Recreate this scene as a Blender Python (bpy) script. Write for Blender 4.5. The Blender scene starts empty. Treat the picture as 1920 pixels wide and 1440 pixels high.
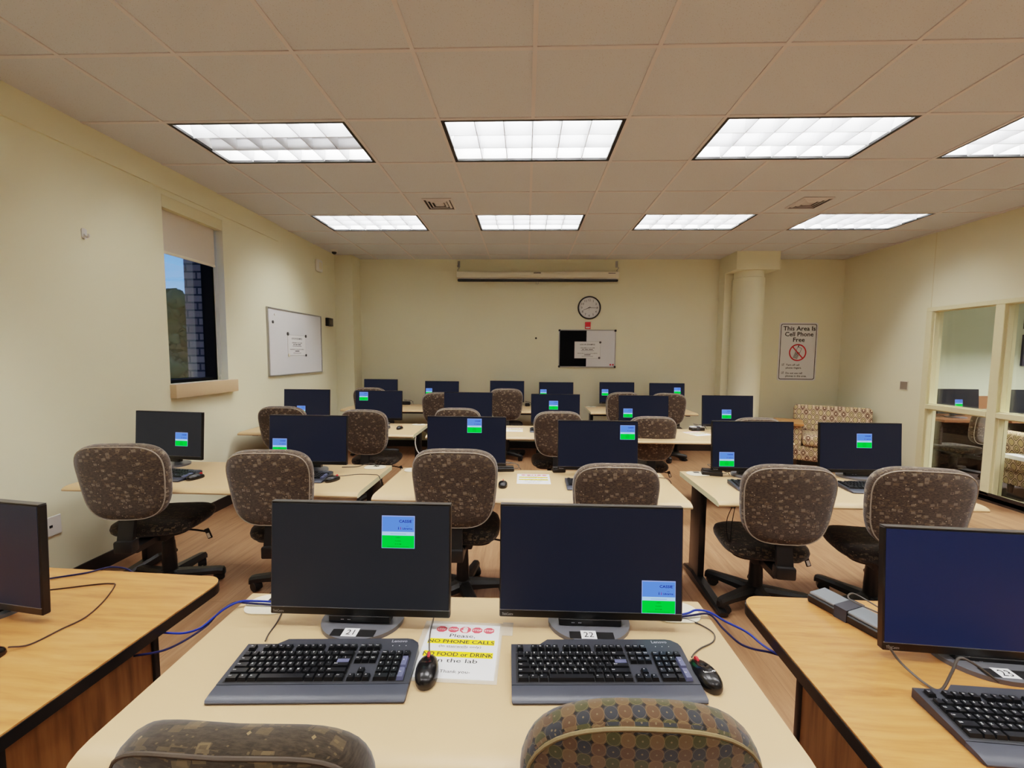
import bpy, bmesh, math, random
from mathutils import Matrix, Vector
random.seed(7)
SC = bpy.context.scene
COL = SC.collection
PI = math.pi
R = math.radians

# ------------------------------------------------------------------ materials
def lin(r, g, b, a=1.0):
    f = lambda v: (v/255/12.92) if v/255 <= .04045 else ((v/255+.055)/1.055)**2.4
    return (f(r), f(g), f(b), a)

class NT:
    def __init__(s, name):
        s.m = bpy.data.materials.new(name); s.m.use_nodes = True
        s.t = s.m.node_tree; s.t.nodes.clear()
        s.out = s.t.nodes.new('ShaderNodeOutputMaterial')
    def n(s, typ, props=None, **inp):
        nd = s.t.nodes.new('ShaderNode'+typ)
        for k, v in (props or {}).items(): setattr(nd, k, v)
        for k, v in inp.items():
            key = int(k[1:]) if k[0] == 'i' and k[1:].isdigit() else k.replace('_', ' ')
            s.set(nd.inputs[key], v)
        return nd
    def set(s, sock, v):
        if isinstance(v, bpy.types.NodeSocket): s.t.links.new(v, sock)
        elif isinstance(v, bpy.types.Node): s.t.links.new(v.outputs[0], sock)
        else: sock.default_value = v
    def math(s, op, a, b=0.0, c=None):
        nd = s.t.nodes.new('ShaderNodeMath'); nd.operation = op
        s.set(nd.inputs[0], a); s.set(nd.inputs[1], b)
        if c is not None: s.set(nd.inputs[2], c)
        return nd.outputs[0]
    def mix(s, fac, a, b):
        nd = s.t.nodes.new('ShaderNodeMix'); nd.data_type = 'RGBA'
        s.set(nd.inputs[0], fac); s.set(nd.inputs[6], a); s.set(nd.inputs[7], b)
        return nd.outputs[2]
    def ramp(s, fac, stops, interp='LINEAR'):
        nd = s.t.nodes.new('ShaderNodeValToRGB'); s.set(nd.inputs[0], fac)
        cr = nd.color_ramp; cr.interpolation = interp
        while len(cr.elements) < len(stops): cr.elements.new(.5)
        for e, (p, c) in zip(cr.elements, stops):
            e.position = p; e.color = c
        return nd.outputs[0]
    def coord(s, kind='Object', scale=(1, 1, 1), rot=(0, 0, 0), loc=(0, 0, 0)):
        tc = s.t.nodes.new('ShaderNodeTexCoord')
        mp = s.n('Mapping', Vector=tc.outputs[kind])
        mp.inputs['Scale'].default_value = scale; mp.inputs['Rotation'].default_value = rot; mp.inputs['Location'].default_value = loc
        return mp.outputs[0]
    def bsdf(s, col, rough=.5, metal=0, spec=.5, bump=None, bstr=.1, bdist=.002, **kw):
        p = s.n('BsdfPrincipled')
        s.set(p.inputs['Base Color'], col); s.set(p.inputs['Roughness'], rough)
        p.inputs['Metallic'].default_value = metal; p.inputs['Specular IOR Level'].default_value = spec
        for k, v in kw.items(): s.set(p.inputs[k.replace('_', ' ')], v)
        if bump is not None:
            b = s.n('Bump', Height=bump); b.inputs['Strength'].default_value = bstr; b.inputs['Distance'].default_value = bdist
            s.set(p.inputs['Normal'], b.outputs[0])
        s.set(s.out.inputs[0], p.outputs[0])
        return s.m

def plain(name, rgb, rough=.5, metal=0, spec=.5, var=.06, scale=40, **kw):
    t = NT(name); c = lin(*rgb)
    nz = t.n('TexNoise', Vector=t.coord(), Scale=scale, Detail=3.0)
    d = tuple(max(0, v*(1-var)) for v in c[:3])+(1,); l = tuple(min(1, v*(1+var)) for v in c[:3])+(1,)
    return t.bsdf(t.mix(nz.outputs[0], d, l), rough, metal, spec, **kw)

def emis(name, rgb, s=.62):
    t = NT(name); e = t.n('Emission', Color=lin(*rgb), Strength=s); t.set(t.out.inputs[0], e.outputs[0]); return t.m

M = {}
def wall_mat(name, rgb):
    t = NT(name)
    nz = t.n('TexNoise', Vector=t.coord(scale=(1, 1, 1)), Scale=1.3, Detail=2.0)
    n2 = t.n('TexNoise', Vector=t.coord(), Scale=260.0, Detail=2.0)
    c = lin(*rgb)
    return t.bsdf(t.mix(nz.outputs[0], tuple(v*.96 for v in c[:3])+(1,), tuple(min(1, v*1.03) for v in c[:3])+(1,)), .75, 0, .25, bump=n2.outputs[0], bstr=.12, bdist=.001)
M['wall'] = wall_mat('cream_wall_paint', (232, 228, 200))
M['wall_next'] = wall_mat('pale_green_wall_paint', (206, 210, 188))
M['trim'] = plain('cream_trim_paint', (224, 216, 178), .5, var=.02)
M['sill'] = plain('tan_sill_laminate', (205, 176, 142), .5, var=.03)
M['ceil'] = None
t = NT('acoustic_ceiling_tile')
nz = t.n('TexNoise', Vector=t.coord(), Scale=160.0, Detail=4.0, Roughness=.7)
vo = t.n('TexVoronoi', Vector=t.coord(), Scale=90.0)
pit = t.math('LESS_THAN', vo.outputs['Distance'], .16)
base = t.mix(nz.outputs[0], lin(200, 203, 210), lin(216, 219, 226))
M['ceil'] = t.bsdf(t.mix(t.math('MULTIPLY', pit, .45), base, lin(150, 133, 114)), .9, 0, .1, bump=nz.outputs[0], bstr=.25, bdist=.002)
M['tbar'] = plain('ceiling_grid_paint', (216, 210, 214), .5, var=.02)
M['black'] = plain('black_plastic', (22, 21, 21), .42, var=.15)
M['blackm'] = plain('black_powder_coat', (20, 19, 19), .32, spec=.5, var=.15)
M['brownb'] = plain('dark_brown_rubber', (44, 34, 29), .5, var=.12)
M['white'] = plain('white_plastic', (225, 224, 220), .4, var=.02)
M['paper'] = plain('white_paper', (226, 226, 226), .7, var=.015)
M['cream'] = plain('cream_plastic', (226, 218, 196), .4, var=.02)
M['silver'] = plain('brushed_aluminium', (175, 175, 174), .35, .8, var=.05)
M['ink'] = plain('black_ink', (18, 18, 20), .7, var=.05)
M['inkg'] = plain('grey_ink', (110, 108, 108), .7, var=.05)
M['red'] = plain('red_ink', (196, 40, 46), .6, var=.04)
M['stop'] = plain('faded_red_ink', (206, 70, 82), .6, var=.04)
M['yellow'] = plain('yellow_highlight', (246, 214, 0), .6, var=.03)
M['wboard'] = plain('whiteboard_enamel', (222, 223, 226), .22, var=.01)
M['felt'] = plain('black_felt', (12, 12, 14), .95, spec=.1, var=.2)
M['blue'] = plain('blue_cable_jacket', (20, 50, 150), .4, var=.05)
M['navyc'] = plain('navy_cable_jacket', (20, 23, 66), .4, var=.05)
M['greyc'] = plain('grey_cable_jacket', (72, 66, 60), .45, var=.05)
M['brownc'] = plain('brown_cable_jacket', (60, 38, 28), .45, var=.05)
M['bezel'] = plain('black_bezel_plastic', (17, 17, 18), .38, var=.1)
M['casing'] = plain('grey_monitor_edge', (66, 64, 62), .4, var=.05)
M['basegrey'] = plain('dark_grey_stand_paint', (96, 97, 102), .28, spec=.6, var=.05)
M['kbody'] = plain('slate_keyboard_plastic', (46, 48, 55), .42, var=.06, scale=300)
M['krest'] = plain('slate_palm_rest', (54, 57, 67), .38, var=.06, scale=400)
M['kwell'] = plain('black_key_well', (14, 14, 16), .5)
M['key'] = plain('black_keycap', (20, 21, 24), .36, var=.05)
M['keyl'] = plain('blue_grey_keycap', (88, 92, 120), .36, var=.05)
M['leg_w'] = plain('white_key_legend', (215, 215, 215), .6, var=.01)
M['logo'] = plain('grey_logo_print', (150, 152, 160), .4, var=.01)
M['mouse'] = plain('black_mouse_plastic', (22, 21, 22), .25, var=.05)
M['brick'] = plain('grey_adapter_plastic', (112, 117, 122), .45, var=.05)
M['silverb'] = plain('pale_adapter_label', (198, 198, 196), .4, var=.03)
M['velcro'] = plain('dark_grey_strap', (58, 58, 64), .9, var=.1)
M['magnet'] = plain('dark_grey_magnet', (70, 68, 66), .4)
M['table_end_lit'] = plain('cream_table_edge', (214, 208, 172), .35, var=.02)  # end faces of the laminate, lightened to carry the wall's reflection
M['trof'] = plain('troffer_white_enamel', (238, 238, 238), .35, var=.01)
M['blade'] = plain('grey_white_louver_blade', (196, 198, 202), .3, var=.01)
M['switchp'] = plain('grey_brown_plastic', (138, 124, 110), .4, var=.02)
M['framek'] = plain('matte_black_window_frame', (14, 14, 15), .85, spec=.1, var=.1)
M['shade'] = plain('pale_grey_shade_cloth', (212, 202, 188), .85, var=.02)
M['wood_dark'] = plain('reddish_brown_wood', (120, 74, 46), .5, var=.15, scale=8)
M['desk_dark'] = plain('dark_brown_desk_panel', (52, 40, 34), .5, var=.15, scale=6)
M['screen'] = plain('dark_screen_glass', (9, 9, 11), .3, spec=.35, var=.02)
def screen(name, e):
    t = NT(name)
    return t.bsdf(lin(6, 6, 8), .36, 0, .16, Emission_Color=lin(*e), Emission_Strength=1.0)
M['scr_char'] = screen('charcoal_lit_screen', (28, 29, 32))
M['scr_blue'] = screen('blue_black_lit_screen', (20, 23, 33))
M['scr_navy'] = screen('navy_lit_screen', (20, 28, 52))
M['popblue'] = emis('popup_blue', (86, 126, 242), .72); M['popband'] = emis('popup_pale_blue', (158, 200, 250), .8)
M['popgreen'] = emis('popup_green', (0, 226, 56), .72); M['poptext'] = emis('popup_navy_text', (22, 22, 110))
M['popgt'] = emis('popup_dark_green_text', (8, 120, 40)); M['popred'] = emis('popup_maroon_text', (120, 40, 90))
M['popedge'] = emis('popup_light_edge', (150, 170, 250)); M['popbt'] = emis('popup_grey_blue_text', (98, 130, 176))
# beige laminate
t = NT('beige_table_laminate')
nz = t.n('TexNoise', Vector=t.coord(), Scale=3.0, Detail=4.0); n2 = t.n('TexNoise', Vector=t.coord(), Scale=500.0, Detail=2.0)
M['beige'] = t.bsdf(t.mix(nz.outputs[0], lin(188, 156, 117), lin(198, 166, 126)), .38, 0, .4, bump=n2.outputs[0], bstr=.05, bdist=.0005)
# oak laminate, grain runs along local x
t = NT('honey_oak_laminate')
co = t.coord(scale=(.9, 9, 9))
warp = t.n('TexNoise', Vector=t.coord(scale=(1.2, 3, 3)), Scale=1.5, Detail=2.0)
v2 = t.n('MixRGB', {'blend_type': 'ADD'}, Fac=.55, Color1=co, Color2=warp.outputs[1])
g1 = t.n('TexNoise', Vector=v2.outputs[0], Scale=4.0, Detail=6.0, Roughness=.65)
g2 = t.n('TexNoise', Vector=t.coord(scale=(3, 90, 90)), Scale=3.0, Detail=3.0)
gw = t.n('TexWave', {'wave_type': 'BANDS', 'bands_direction': 'Y'}, Vector=t.coord(scale=(.35, 1, 1)), Scale=9.0, Distortion=9.0, Detail=3.0, Detail_Scale=1.2)
c1 = t.ramp(g1.outputs[0], [(.3, lin(156, 102, 56)), (.5, lin(186, 130, 76)), (.7, lin(198, 145, 92))])
c2 = t.mix(t.math('MULTIPLY', gw.outputs[1], .22), c1, lin(150, 88, 40))
M['oak'] = t.bsdf(t.mix(t.math('MULTIPLY', g2.outputs[0], .3), c2, lin(174, 112, 58)), .32, 0, .45)
t = NT('brown_oak_veneer')
g1 = t.n('TexNoise', Vector=t.coord(scale=(14, 14, 1.2)), Scale=3.0, Detail=5.0)
M['oakp'] = t.bsdf(t.ramp(g1.outputs[0], [(.3, lin(104, 66, 34)), (.55, lin(142, 96, 54)), (.75, lin(158, 110, 66))]), .45)
# vinyl plank floor, planks run along y
t = NT('oak_vinyl_plank_floor')
co = t.coord(rot=(0, 0, PI/2))
br = t.n('TexBrick', {'offset': .37, 'offset_frequency': 2}, Vector=co, Color1=lin(146, 106, 76), Color2=lin(164, 124, 92), Mortar=lin(112, 80, 56), Scale=1.0,
         Mortar_Size=.0012, Mortar_Smooth=.3, Bias=0.0, Brick_Width=1.2, Row_Height=.152)
mulv = t.n('MixRGB', {'blend_type': 'ADD'}, Fac=.6, Color1=t.coord(scale=(7, .6, 1)), Color2=br.outputs[0])
g1 = t.n('TexNoise', Vector=mulv.outputs[0], Scale=3.2, Detail=7.0, Roughness=.68, Distortion=.6)
g2 = t.n('TexNoise', Vector=t.coord(scale=(70, 2.2, 1)), Scale=2.0, Detail=4.0)
gr = t.ramp(g1.outputs[0], [(.3, lin(84, 56, 38)), (.43, lin(138, 98, 68)), (.58, lin(162, 122, 90)), (.74, lin(186, 148, 114))])
c = t.mix(.62, br.outputs[0], gr)
c = t.mix(t.math('MULTIPLY', g2.outputs[0], .4), c, lin(112, 78, 54))
M['floor'] = t.bsdf(t.mix(t.math('MULTIPLY', br.outputs[1], .8), c, lin(100, 70, 48)), .42, 0, .4)
M['carpet'] = plain('dark_grey_carpet', (46, 40, 38), .95, spec=.1, var=.3, scale=120)

# speckled chair fabric (object space)
def fabric(name, base, mid, spk, sc=1.0, motif=lin(120, 102, 78)):
    t = NT(name)
    def UV(sx=1, sy=1, rz=0): return t.coord('UV', scale=(sx*sc, sy*sc, 1), rot=(0, 0, rz))
    st = t.n('TexNoise', Vector=UV(34, 120), Scale=2.0, Detail=4.0, Roughness=.65)
    c = t.mix(t.ramp(st.outputs[0], [(.38, (0, 0, 0, 1)), (.62, (1, 1, 1, 1))]), base, mid)
    def layer(c, scale, rot, lo, hi, keep, col, fac, sy=1.0, ring=False):
        v = t.n('TexVoronoi', {'distance': 'CHEBYCHEV'}, Vector=UV(1, sy, rot), Scale=scale, Randomness=.75)
        sx = t.n('SeparateColor', Color=v.outputs['Color'])
        lim = t.math('MULTIPLY_ADD', sx.outputs[2], hi-lo, lo)
        m = t.math('LESS_THAN', v.outputs['Distance'], lim)
        if ring: m = t.math('MULTIPLY', m, t.math('GREATER_THAN', v.outputs['Distance'], t.math('MULTIPLY', lim, .62)))
        m = t.math('MULTIPLY', m, t.math('LESS_THAN', sx.outputs[0], keep))
        return t.mix(t.math('MULTIPLY', m, fac), c, col)
    c = layer(c, 33, .15, .24, .40, .42, motif, .42, 1.8)
    c = layer(c, 38, -.1, .28, .42, .34, spk, .30, 1.3, True)
    c = layer(c, 110, .3, .14, .32, .55, motif, .6, 1.6)
    c = layer(c, 60, .6, .12, .25, .42, spk, .85)
    wv = t.n('TexNoise', Vector=t.coord('UV'), Scale=900.0, Detail=1.0)
    return t.bsdf(c, .95, 0, .15, bump=wv.outputs[0], bstr=.3, bdist=.0008, Sheen_Weight=.25, Sheen_Roughness=.5)
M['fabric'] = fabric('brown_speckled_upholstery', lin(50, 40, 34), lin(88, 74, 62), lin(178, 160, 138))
M['fabric_shaded'] = fabric('shaded_brown_speckled_seat_upholstery', lin(28, 23, 20), lin(48, 41, 35), lin(120, 108, 92))  # same chair fabric, darkened for the shade that falls on the tucked-in seats
M['fabric2'] = fabric('dark_brown_patchwork_upholstery', lin(40, 33, 26), lin(58, 49, 38), lin(122, 102, 72), .75, lin(92, 76, 52))
M['piping'] = plain('taupe_piping', (150, 138, 124), .85, var=.1, scale=300)
M['piping2'] = plain('dark_brown_piping', (64, 54, 44), .85, var=.1, scale=300)
# circle-and-diamond fabric
t = NT('circle_and_diamond_upholstery')
uv = t.coord('UV', scale=(1/.0246, 1/.0246, 1), loc=(.25, .4, 0))
sp = t.n('SeparateXYZ', Vector=uv)
ix, iy = t.math('FLOOR', sp.outputs[0]), t.math('FLOOR', sp.outputs[1])
fx, fy = t.math('SUBTRACT', t.math('FRACT', sp.outputs[0]), .5), t.math('SUBTRACT', t.math('FRACT', sp.outputs[1]), .5)
ax, ay = t.math('ABSOLUTE', fx), t.math('ABSOLUTE', fy)
corner = t.math('GREATER_THAN', t.math('ADD', ax, ay), .83)
rad = t.math('SQRT', t.math('ADD', t.math('MULTIPLY', fx, fx), t.math('MULTIPLY', fy, fy)))
ringm = t.math('MULTIPLY', t.math('GREATER_THAN', rad, .47), t.math('LESS_THAN', rad, .51))
par = t.math('MODULO', t.math('ABSOLUTE', ix), 2.0)
pary = t.math('MODULO', t.math('ABSOLUTE', iy), 2.0)
c = t.mix(par, t.mix(pary, lin(86, 66, 43), lin(76, 55, 37)), t.mix(pary, lin(60, 57, 33), lin(42, 43, 47)))
c = t.mix(t.math('MULTIPLY', ringm, .35), c, lin(118, 98, 66))
c = t.mix(t.math('LESS_THAN', rad, .07), c, lin(96, 82, 60))
c = t.mix(corner, c, lin(26, 21, 19))
nz = t.n('TexNoise', Vector=t.coord('UV'), Scale=700.0)
M['fabric3'] = t.bsdf(c, .9, 0, .2, bump=nz.outputs[0], bstr=.3, bdist=.0008, Sheen_Weight=.2)
M['piping3'] = plain('olive_tan_piping', (112, 96, 66), .85, var=.15, scale=200)
# ogee lattice fabric for the lounge furniture
t = NT('ogee_lattice_upholstery')
uv = t.coord('UV', scale=(1/.088, 1/.088, 1))
sp = t.n('SeparateXYZ', Vector=uv)
u = t.math('ADD', sp.outputs[0], t.math('MULTIPLY', sp.outputs[1], .62)); v = t.math('SUBTRACT', sp.outputs[0], t.math('MULTIPLY', sp.outputs[1], .62))
iu, iv = t.math('FLOOR', u), t.math('FLOOR', v)
fu, fv = t.math('ABSOLUTE', t.math('SUBTRACT', t.math('FRACT', u), .5)), t.math('ABSOLUTE', t.math('SUBTRACT', t.math('FRACT', v), .5))
d = t.math('POWER', t.math('ADD', t.math('POWER', fu, 3.0), t.math('POWER', fv, 3.0)), .3333)
wn = t.n('TexWhiteNoise', {'noise_dimensions': '2D'}, Vector=t.n('CombineXYZ', X=iu, Y=iv).outputs[0])
def band(a, b): return t.math('MULTIPLY', t.math('GREATER_THAN', d, a), t.math('LESS_THAN', d, b))
tan = lin(206, 178, 150); ln = lin(52, 38, 24)
c = t.mix(band(.35, .435), tan, ln)
innerA = t.mix(band(.16, .29), tan, lin(70, 34, 24)); innerB = t.mix(band(.17, .23), lin(196, 174, 134), ln); innerC = lin(190, 166, 126)
wv = wn.outputs[0]
inner = t.mix(t.math('GREATER_THAN', wv, .36), innerA, t.mix(t.math('GREATER_THAN', wv, .7), innerB, innerC))
c = t.mix(t.math('LESS_THAN', d, .36), c, inner)
M['ogee'] = t.bsdf(c, .9, 0, .2)
# brick
t = NT('grey_brown_brick')
br = t.n('TexBrick', Vector=t.coord('UV'), Color1=lin(158, 138, 122), Color2=lin(132, 114, 102), Mortar=lin(62, 58, 56), Scale=1.0, Mortar_Size=.009, Brick_Width=.21, Row_Height=.075)
M['brickw'] = t.bsdf(br.outputs[0], .9)
M['leaf'] = plain('dark_green_foliage', (40, 82, 50), .9, spec=.1, var=.5, scale=4)
M['grass'] = plain('dusk_grass', (60, 74, 50), .9, var=.3, scale=2)
t = NT('clear_window_glass')
lw = t.n('LayerWeight', Blend=.25)
mx = t.n('MixShader', i0=t.math('MULTIPLY_ADD', lw.outputs[0], .35, .03), i1=t.n('BsdfTransparent', Color=(.97, .98, .97, 1)).outputs[0], i2=t.n('BsdfGlossy', Roughness=.02).outputs[0])
t.set(t.out.inputs[0], mx.outputs[0]); M['glass'] = t.m
t = NT('clear_plastic_film')
mx = t.n('MixShader', i0=.35, i1=t.n('BsdfTransparent', Color=(1, 1, 1, 1)).outputs[0], i2=t.n('BsdfPrincipled', Base_Color=lin(232, 222, 204), Roughness=.25).outputs[0])
t.set(t.out.inputs[0], mx.outputs[0]); M['film'] = t.m
M['tube_on'] = emis('lit_fluorescent_tube', (255, 253, 250), 6)
M['tube_off'] = plain('unlit_fluorescent_tube', (150, 150, 148), .4)

# ------------------------------------------------------------------ mesh builder
_tc = {}
def glyphs(s, bold):
    key = (s, bold)
    if key not in _tc:
        cu = bpy.data.curves.new('glyphs', 'FONT'); cu.body = s; cu.resolution_u = 2; cu.fill_mode = 'FRONT'
        if bold: cu.offset = .018
        ob = bpy.data.objects.new('glyphs', cu); COL.objects.link(ob)
        dg = bpy.context.evaluated_depsgraph_get(); dg.update()
        me = bpy.data.meshes.new_from_object(ob.evaluated_get(dg))
        vs = [v.co.copy() for v in me.vertices]; fs = [tuple(p.vertices) for p in me.polygons]
        bpy.data.objects.remove(ob); bpy.data.curves.remove(cu); bpy.data.meshes.remove(me)
        x0 = min((v.x for v in vs), default=0); x1 = max((v.x for v in vs), default=1)
        _tc[key] = (vs, fs, x0, x1)
    return _tc[key]

class MB:
    def __init__(s): s.v = []; s.f = []; s.mi = []; s.mats = []
    def mid(s, m):
        m = M[m] if isinstance(m, str) else m
        if m not in s.mats: s.mats.append(m)
        return s.mats.index(m)
    def add(s, vs, fs, m, T=None):
        o = len(s.v); k = s.mid(m)
        for p in vs:
            p = Vector(p); s.v.append(T @ p if T else p)
        for f in fs: s.f.append(tuple(i+o for i in f)); s.mi.append(k)
        return s
    def box(s, lo, hi, m, T=None):
        x0, y0, z0 = lo; x1, y1, z1 = hi
        return s.add([(x0, y0, z0), (x1, y0, z0), (x1, y1, z0), (x0, y1, z0), (x0, y0, z1), (x1, y0, z1), (x1, y1, z1), (x0, y1, z1)],
                     [(0, 3, 2, 1), (4, 5, 6, 7), (0, 1, 5, 4), (1, 2, 6, 5), (2, 3, 7, 6), (3, 0, 4, 7)], m, T)
    def rbox(s, lo, hi, r, m, seg=2, T=None):
        bm = bmesh.new(); bmesh.ops.create_cube(bm, size=1)
        for v in bm.verts: v.co = Vector([(a+b)/2+c*(b-a) for a, b, c in zip(lo, hi, v.co)])
        bmesh.ops.bevel(bm, geom=bm.edges[:], offset=r, segments=seg, affect='EDGES', profile=.5)
        bm.verts.index_update()
        s.add([v.co.copy() for v in bm.verts], [tuple(v.index for v in f.verts) for f in bm.faces], m, T); bm.free(); return s
    def tube(s, pts, r, m, n=8, T=None, rad=None):
        pts = [Vector(p) for p in pts]; rings = []
        up = Vector((0, 0, 1))
        for i, p in enumerate(pts):
            d = (pts[min(i+1, len(pts)-1)]-pts[max(i-1, 0)]).normalized()
            a = d.cross(up)
            if a.length < .05: a = d.cross(Vector((0, 1, 0)))
            a.normalize(); b = d.cross(a).normalized(); up = a.cross(d).normalized() if i else up
            rr = rad[i] if rad else r
            rings.append([p+(a*math.cos(2*PI*k/n)+b*math.sin(2*PI*k/n))*rr for k in range(n)])
        return s.loft(rings, m, True, T)
    def loft(s, rings, m, cap=True, T=None):
        n = len(rings[0]); vs = [p for r in rings for p in r]; fs = []
        for i in range(len(rings)-1):
            for k in range(n):
                a, b = i*n+k, i*n+(k+1) % n
                fs.append((a, b, b+n, a+n))
        if cap: fs.append(tuple(range(n))[::-1]); fs.append(tuple(range(len(vs)-n, len(vs))))
        return s.add(vs, fs, m, T)
    def lathe(s, prof, m, n=20, T=None):
        return s.loft([[(r*math.cos(2*PI*k/n), r*math.sin(2*PI*k/n), z) for k in range(n)] for r, z in prof], m, True, T)
    def prism(s, poly, z0, z1, m, T=None, mside=None):
        n = len(poly); vs = [(x, y, z0) for x, y in poly]+[(x, y, z1) for x, y in poly]
        s.add(vs, [tuple(range(n))[::-1], tuple(range(n, 2*n))], m, T)
        return s.add(vs, [(k, (k+1) % n, n+(k+1) % n, n+k) for k in range(n)], mside or m, T)
    def quad(s, a, b, c, d, m, T=None): return s.add([a, b, c, d], [(0, 1, 2, 3)], m, T)
    def text(s, txt, size, m, T, align='C', bold=False, width=None):
        vs, fs, x0, x1 = glyphs(txt, bold)
        w = (x1-x0)*size; sx = width/w if width else 1; w *= sx
        off = {'C': -w/2, 'L': 0, 'R': -w}[align]
        return s.add([((p.x-x0)*size*sx+off, p.y*size, 0) for p in vs], fs, m, T)
    def build(s, name, parent=None, loc=None, rot=None, ang=35):
        me = bpy.data.meshes.new(name)
        me.from_pydata([tuple(p) for p in s.v], [], s.f)
        for m in s.mats: me.materials.append(m)
        me.polygons.foreach_set('material_index', s.mi)
        me.polygons.foreach_set('use_smooth', [True]*len(s.f))
        uvl = me.uv_layers.new(name='UVMap')
        for p in me.polygons:
            nx, ny, nz = (abs(c) for c in p.normal)
            for li in p.loop_indices:
                c = me.vertices[me.loops[li].vertex_index].co
                uvl.data[li].uv = (c.x, c.z) if ny >= nx and ny >= nz else ((c.y, c.z) if nx >= nz else (c.x, c.y))
        me.set_sharp_from_angle(angle=R(ang))
        me.validate()
        o = bpy.data.objects.new(name, me); COL.objects.link(o)
        if parent: o.parent = parent
        if loc: o.location = loc
        if rot: o.rotation_euler = rot
        return o

def tag(o, label=None, cat=None, group=None, kind=None):
    for k, v in (('label', label), ('category', cat), ('group', group), ('kind', kind)):
        if v: o[k] = v
    return o
def thing(name, label, cat, loc=(0, 0, 0), rz=0, group=None):
    o = bpy.data.objects.new(name, None); COL.objects.link(o); o.empty_display_size = .1
    o.location = loc; o.rotation_euler = (0, 0, rz)
    return tag(o, label, cat, group)
def kids(o): return [c for c in bpy.data.objects if c.parent == o]
def dup(o, parent=None):
    c = o.copy(); COL.objects.link(c); c.parent = parent
    for ch in kids(o): dup(ch, c)
    return c
def struct(mb, name, label=None, parent=None):
    o = mb.build(name, parent)
    if not parent: o['kind'] = 'structure'
    if label: o['label'] = label
    if label and not parent: o['category'] = name.split('_')[0]
    return o
def TR(loc, rx=0, ry=0, rz=0):
    return Matrix.Translation(loc) @ Matrix.Rotation(rz, 4, 'Z') @ Matrix.Rotation(ry, 4, 'Y') @ Matrix.Rotation(rx, 4, 'X')
def bez(pts, n=6):     # Catmull-Rom through points
    P = [Vector(p) for p in pts]; P = [P[0]*2-P[1]]+P+[P[-1]*2-P[-2]]; out = []
    for i in range(1, len(P)-2):
        for k in range(n):
            u = k/n
            out.append(.5*((2*P[i])+(P[i+1]-P[i-1])*u+(2*P[i-1]-5*P[i]+4*P[i+1]-P[i+2])*u*u+(3*P[i]-P[i-1]-3*P[i+1]+P[i+2])*u**3))
    return out+[P[-2]]
def rrect(x0, y0, x1, y1, r, n=5):
    out = []
    for cx, cy, a in ((x1-r, y1-r, 0), (x0+r, y1-r, 90), (x0+r, y0+r, 180), (x1-r, y0+r, 270)):
        out += [(cx+r*math.cos(R(a+90*k/n)), cy+r*math.sin(R(a+90*k/n))) for k in range(n+1)]
    return out

# ------------------------------------------------------------------ room shell
XL, XR, YB, YF, ZC = -2.98, 4.96, 6.75, -2.4, 3.05
T_, GX, GY = .6096, -.5806, 2.7755
TZ = .725            # table top height
fl = MB(); fl.quad((XL-.1, YF-.1, 0), (XR+.15, YF-.1, 0), (XR+.15, YB+.1, 0), (XL-.1, YB+.1, 0), 'floor')
struct(fl, 'floor', 'wood-look vinyl plank floor running front to back')
FIX = [(i, j) for j in (0, 3) for i in (-3, 0, 3, 6)] + [(i, j) for j in (-3, -6) for i in (-3, 0, 3, 6)]  # rearmost row is unseen, added to give the room more light
holes = {(i+a, j) for i, j in FIX for a in (0, 1)}
ce = MB()
i0, i1 = math.floor((XL-GX)/T_), math.ceil((XR-GX)/T_); j0, j1 = math.floor((YF-GY)/T_), math.ceil((YB-GY)/T_)
for i in range(i0, i1):
    for j in range(j0, j1):
        if (i, j) in holes: continue
        xa, xb = max(XL, GX+i*T_), min(XR, GX+(i+1)*T_); ya, yb = max(YF, GY+j*T_), min(YB, GY+(j+1)*T_)
        if xb > xa and yb > ya: ce.quad((xa, ya, ZC), (xa, yb, ZC), (xb, yb, ZC), (xb, ya, ZC), 'ceil')
struct(ce, 'ceiling', 'suspended ceiling of square speckled tan tiles')
gb = MB()
for i in range(i0, i1+1):
    x = GX+i*T_
    if not XL < x < XR: continue
    ya = YF
    for j in sorted(j for a, j in FIX if a+1 == i)+[None]:
        yb = YB if j is None else GY+j*T_
        gb.box((x-.011, ya, ZC-.006), (x+.011, yb, ZC+.004), 'tbar')
        if j is not None: ya = GY+(j+1)*T_
for j in range(j0, j1+1):
    y = GY+j*T_
    if YF < y < YB: gb.box((XL, y-.011, ZC-.0055), (XR, y+.011, ZC+.004), 'tbar')
struct(gb, 'trim_1', 'metal ceiling grid between the tiles')
WY0, WY1, WZ0, WZ1 = 3.38, 4.06, 1.26, 2.82      # window in the left wall
wl = MB(); t0 = XL-.30
wl.box((t0, YF, 0), (XL, WY0, ZC), 'wall'); wl.box((t0, WY1, 0), (XL, YB, ZC), 'wall')
wl.box((t0, WY0, 0), (XL, WY1, WZ0), 'wall'); wl.box((t0, WY0, WZ1), (XL, WY1, ZC), 'wall')
struct(wl, 'wall_left', 'cream painted wall with the outside window')
wb = MB(); wb.box((XL-.3, YB, 0), (XR+4.6, YB+.12, ZC), 'wall'); struct(wb, 'wall_back', 'cream painted wall behind the back row')
wf = MB(); wf.box((XL-.3, YF-.12, 0), (XR+.15, YF, ZC), 'wall'); struct(wf, 'wall_front')
RY0, RY1, RZ0, RZ1 = 2.62, 5.36, .02, 2.15     # interior window opening in the right wall
wr = MB(); wr.box((XR, YF, 0), (XR+.14, RY0, ZC), 'wall'); wr.box((XR, RY1, 0), (XR+.14, YB, ZC), 'wall')
wr.box((XR, RY0, RZ1), (XR+.14, RY1, ZC), 'wall'); struct(wr, 'wall_right', 'cream painted wall with the interior window')
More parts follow.
